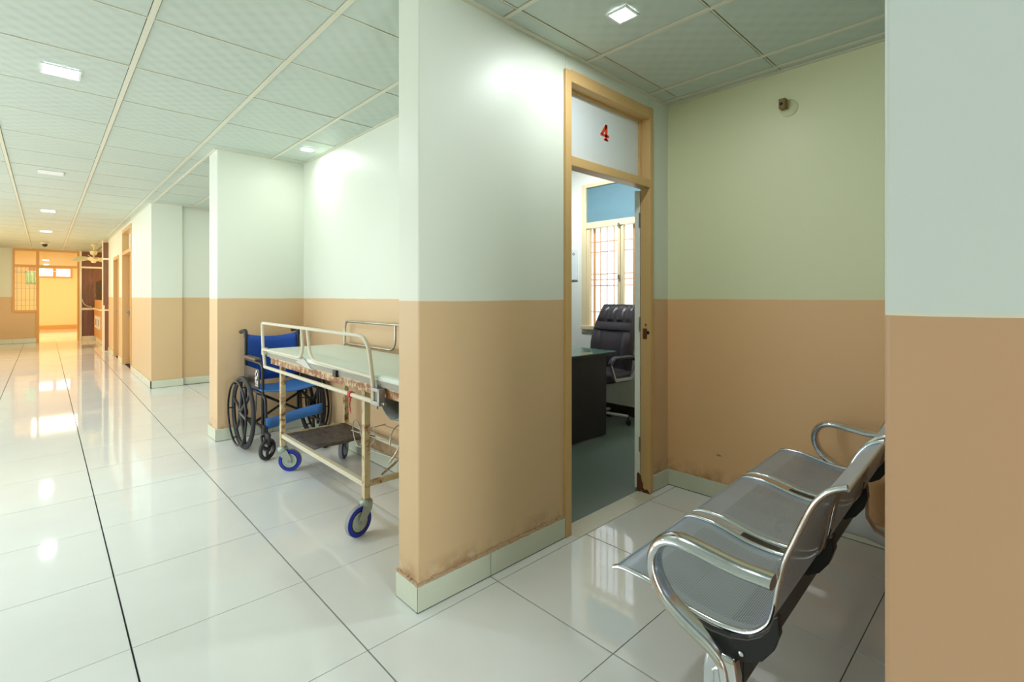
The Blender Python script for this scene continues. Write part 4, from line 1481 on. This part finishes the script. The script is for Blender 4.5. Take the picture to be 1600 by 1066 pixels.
def pad(t0, t1, s0, s1, th, name='back_pad'):
    mb = MB()
    P_ = []
    ni, nj = 7, 7
    for i in range(ni):
        row = []
        for j in range(nj):
            a, b = i / (ni - 1), j / (nj - 1)
            bul = (math.sin(PI * a) ** 0.3 * math.sin(PI * b) ** 0.3) if 0 < a < 1 and 0 < b < 1 else 0
            p = backpt(t0 + (t1 - t0) * a, s0 + (s1 - s0) * b, -0.055)
            p.x -= th * bul
            row.append(p)
        P_.append(row)
    mb.grid(P_)
    O(name, mb, 'leather', smooth=True)


pad(0.74, 0.99, -0.98, -0.52, 0.030, 'head_pad')
pad(0.74, 0.99, -0.52, 0.02, 0.034, 'head_pad')
pad(0.74, 0.99, 0.02, 0.52, 0.034, 'head_pad')
pad(0.74, 0.99, 0.52, 0.98, 0.030, 'head_pad')
pad(0.60, 0.735, -0.98, 0.98, 0.030, 'neck_pad')
pad(0.06, 0.595, -0.98, -0.56, 0.038, 'side_bolster')
pad(0.06, 0.595, 0.56, 0.98, 0.038, 'side_bolster')
pad(0.06, 0.595, -0.56, 0.56, 0.030)
O('seat', MB().box((-0.46, -0.25, 0.41), (0.05, 0.25, 0.52)), 'leather', bevel=0.045, seg=5, smooth=True)
for sgn in (-1, 1):
    y = 0.275 * sgn
    ar = O('armrest', MB().oval(rounded([(-0.30, y, 0.60), (-0.26, y, 0.655), (-0.02, y, 0.655), (0.08, y, 0.60), (0.07, y, 0.56)], 0.05, 6), (0, 1, 0), 0.028, 0.016, 12), 'leather', smooth=True)
    O('arm_support', MB().bar((-0.30, y, 0.60), (-0.24, y, 0.45), 0.03, 0.02).bar((-0.24, y, 0.45), (-0.02, y, 0.45), 0.03, 0.025, (0, 1, 0)).bar((-0.02, y, 0.45), (0.06, y, 0.58), 0.03, 0.02), 'silver', ar, bevel=0.005)
O('gas_column', MB().lathe([(0.03, 0.09), (0.03, 0.26), (0.02, 0.26), (0.02, 0.41)], Matrix.Translation((-0.2, 0, 0)), 20), 'black_plastic', smooth=True)
for i in range(5):
    a = math.radians(20 + 72 * i)
    c, s_ = math.cos(a), math.sin(a)
    lg = O('base_leg', MB().bar((-0.2, 0, 0.115), (-0.2 + 0.30 * c, 0.30 * s_, 0.085), 0.04, 0.022), 'silver', bevel=0.006, seg=2)
    mb = MB()
    for q in (-0.013, 0.013):
        mb.lathe([(0.024, -0.008), (0.026, 0), (0.024, 0.008)], axis((-0.2 + 0.30 * c - s_ * q, 0.30 * s_ + c * q, 0.027), (-s_, c, 0)), 18)
    mb.tube([(-0.2 + 0.30 * c, 0.30 * s_, 0.027), (-0.2 + 0.30 * c, 0.30 * s_, 0.085)], 0.006, 6)
    O('caster', mb, 'black_plastic', lg, smooth=True)

# peeled patches on the alcove wall
random.seed(11)
mb = MB()
for cy, cz, ry, rz in ((0.985, 0.235, 0.035, 0.006), (1.02, 0.243, 0.02, 0.004), (0.90, 0.21, 0.03, 0.008), (0.80, 0.215, 0.012, 0.010), (0.86, 0.228, 0.02, 0.006), (1.30, 0.262, 0.02, 0.005)):
    n = 14
    poly = [(cy + ry * math.cos(2 * PI * i / n) * random.uniform(0.6, 1.2), cz + rz * math.sin(2 * PI * i / n) * random.uniform(0.5, 1.4)) for i in range(n)]
    mb.prism(poly[::-1], MX, 2.9438, 2.9448)
mb.build('peeled_patch', plain('bare_grey_plaster', (168, 172, 150), 0.9, var=0.25, scale=60), w_end)
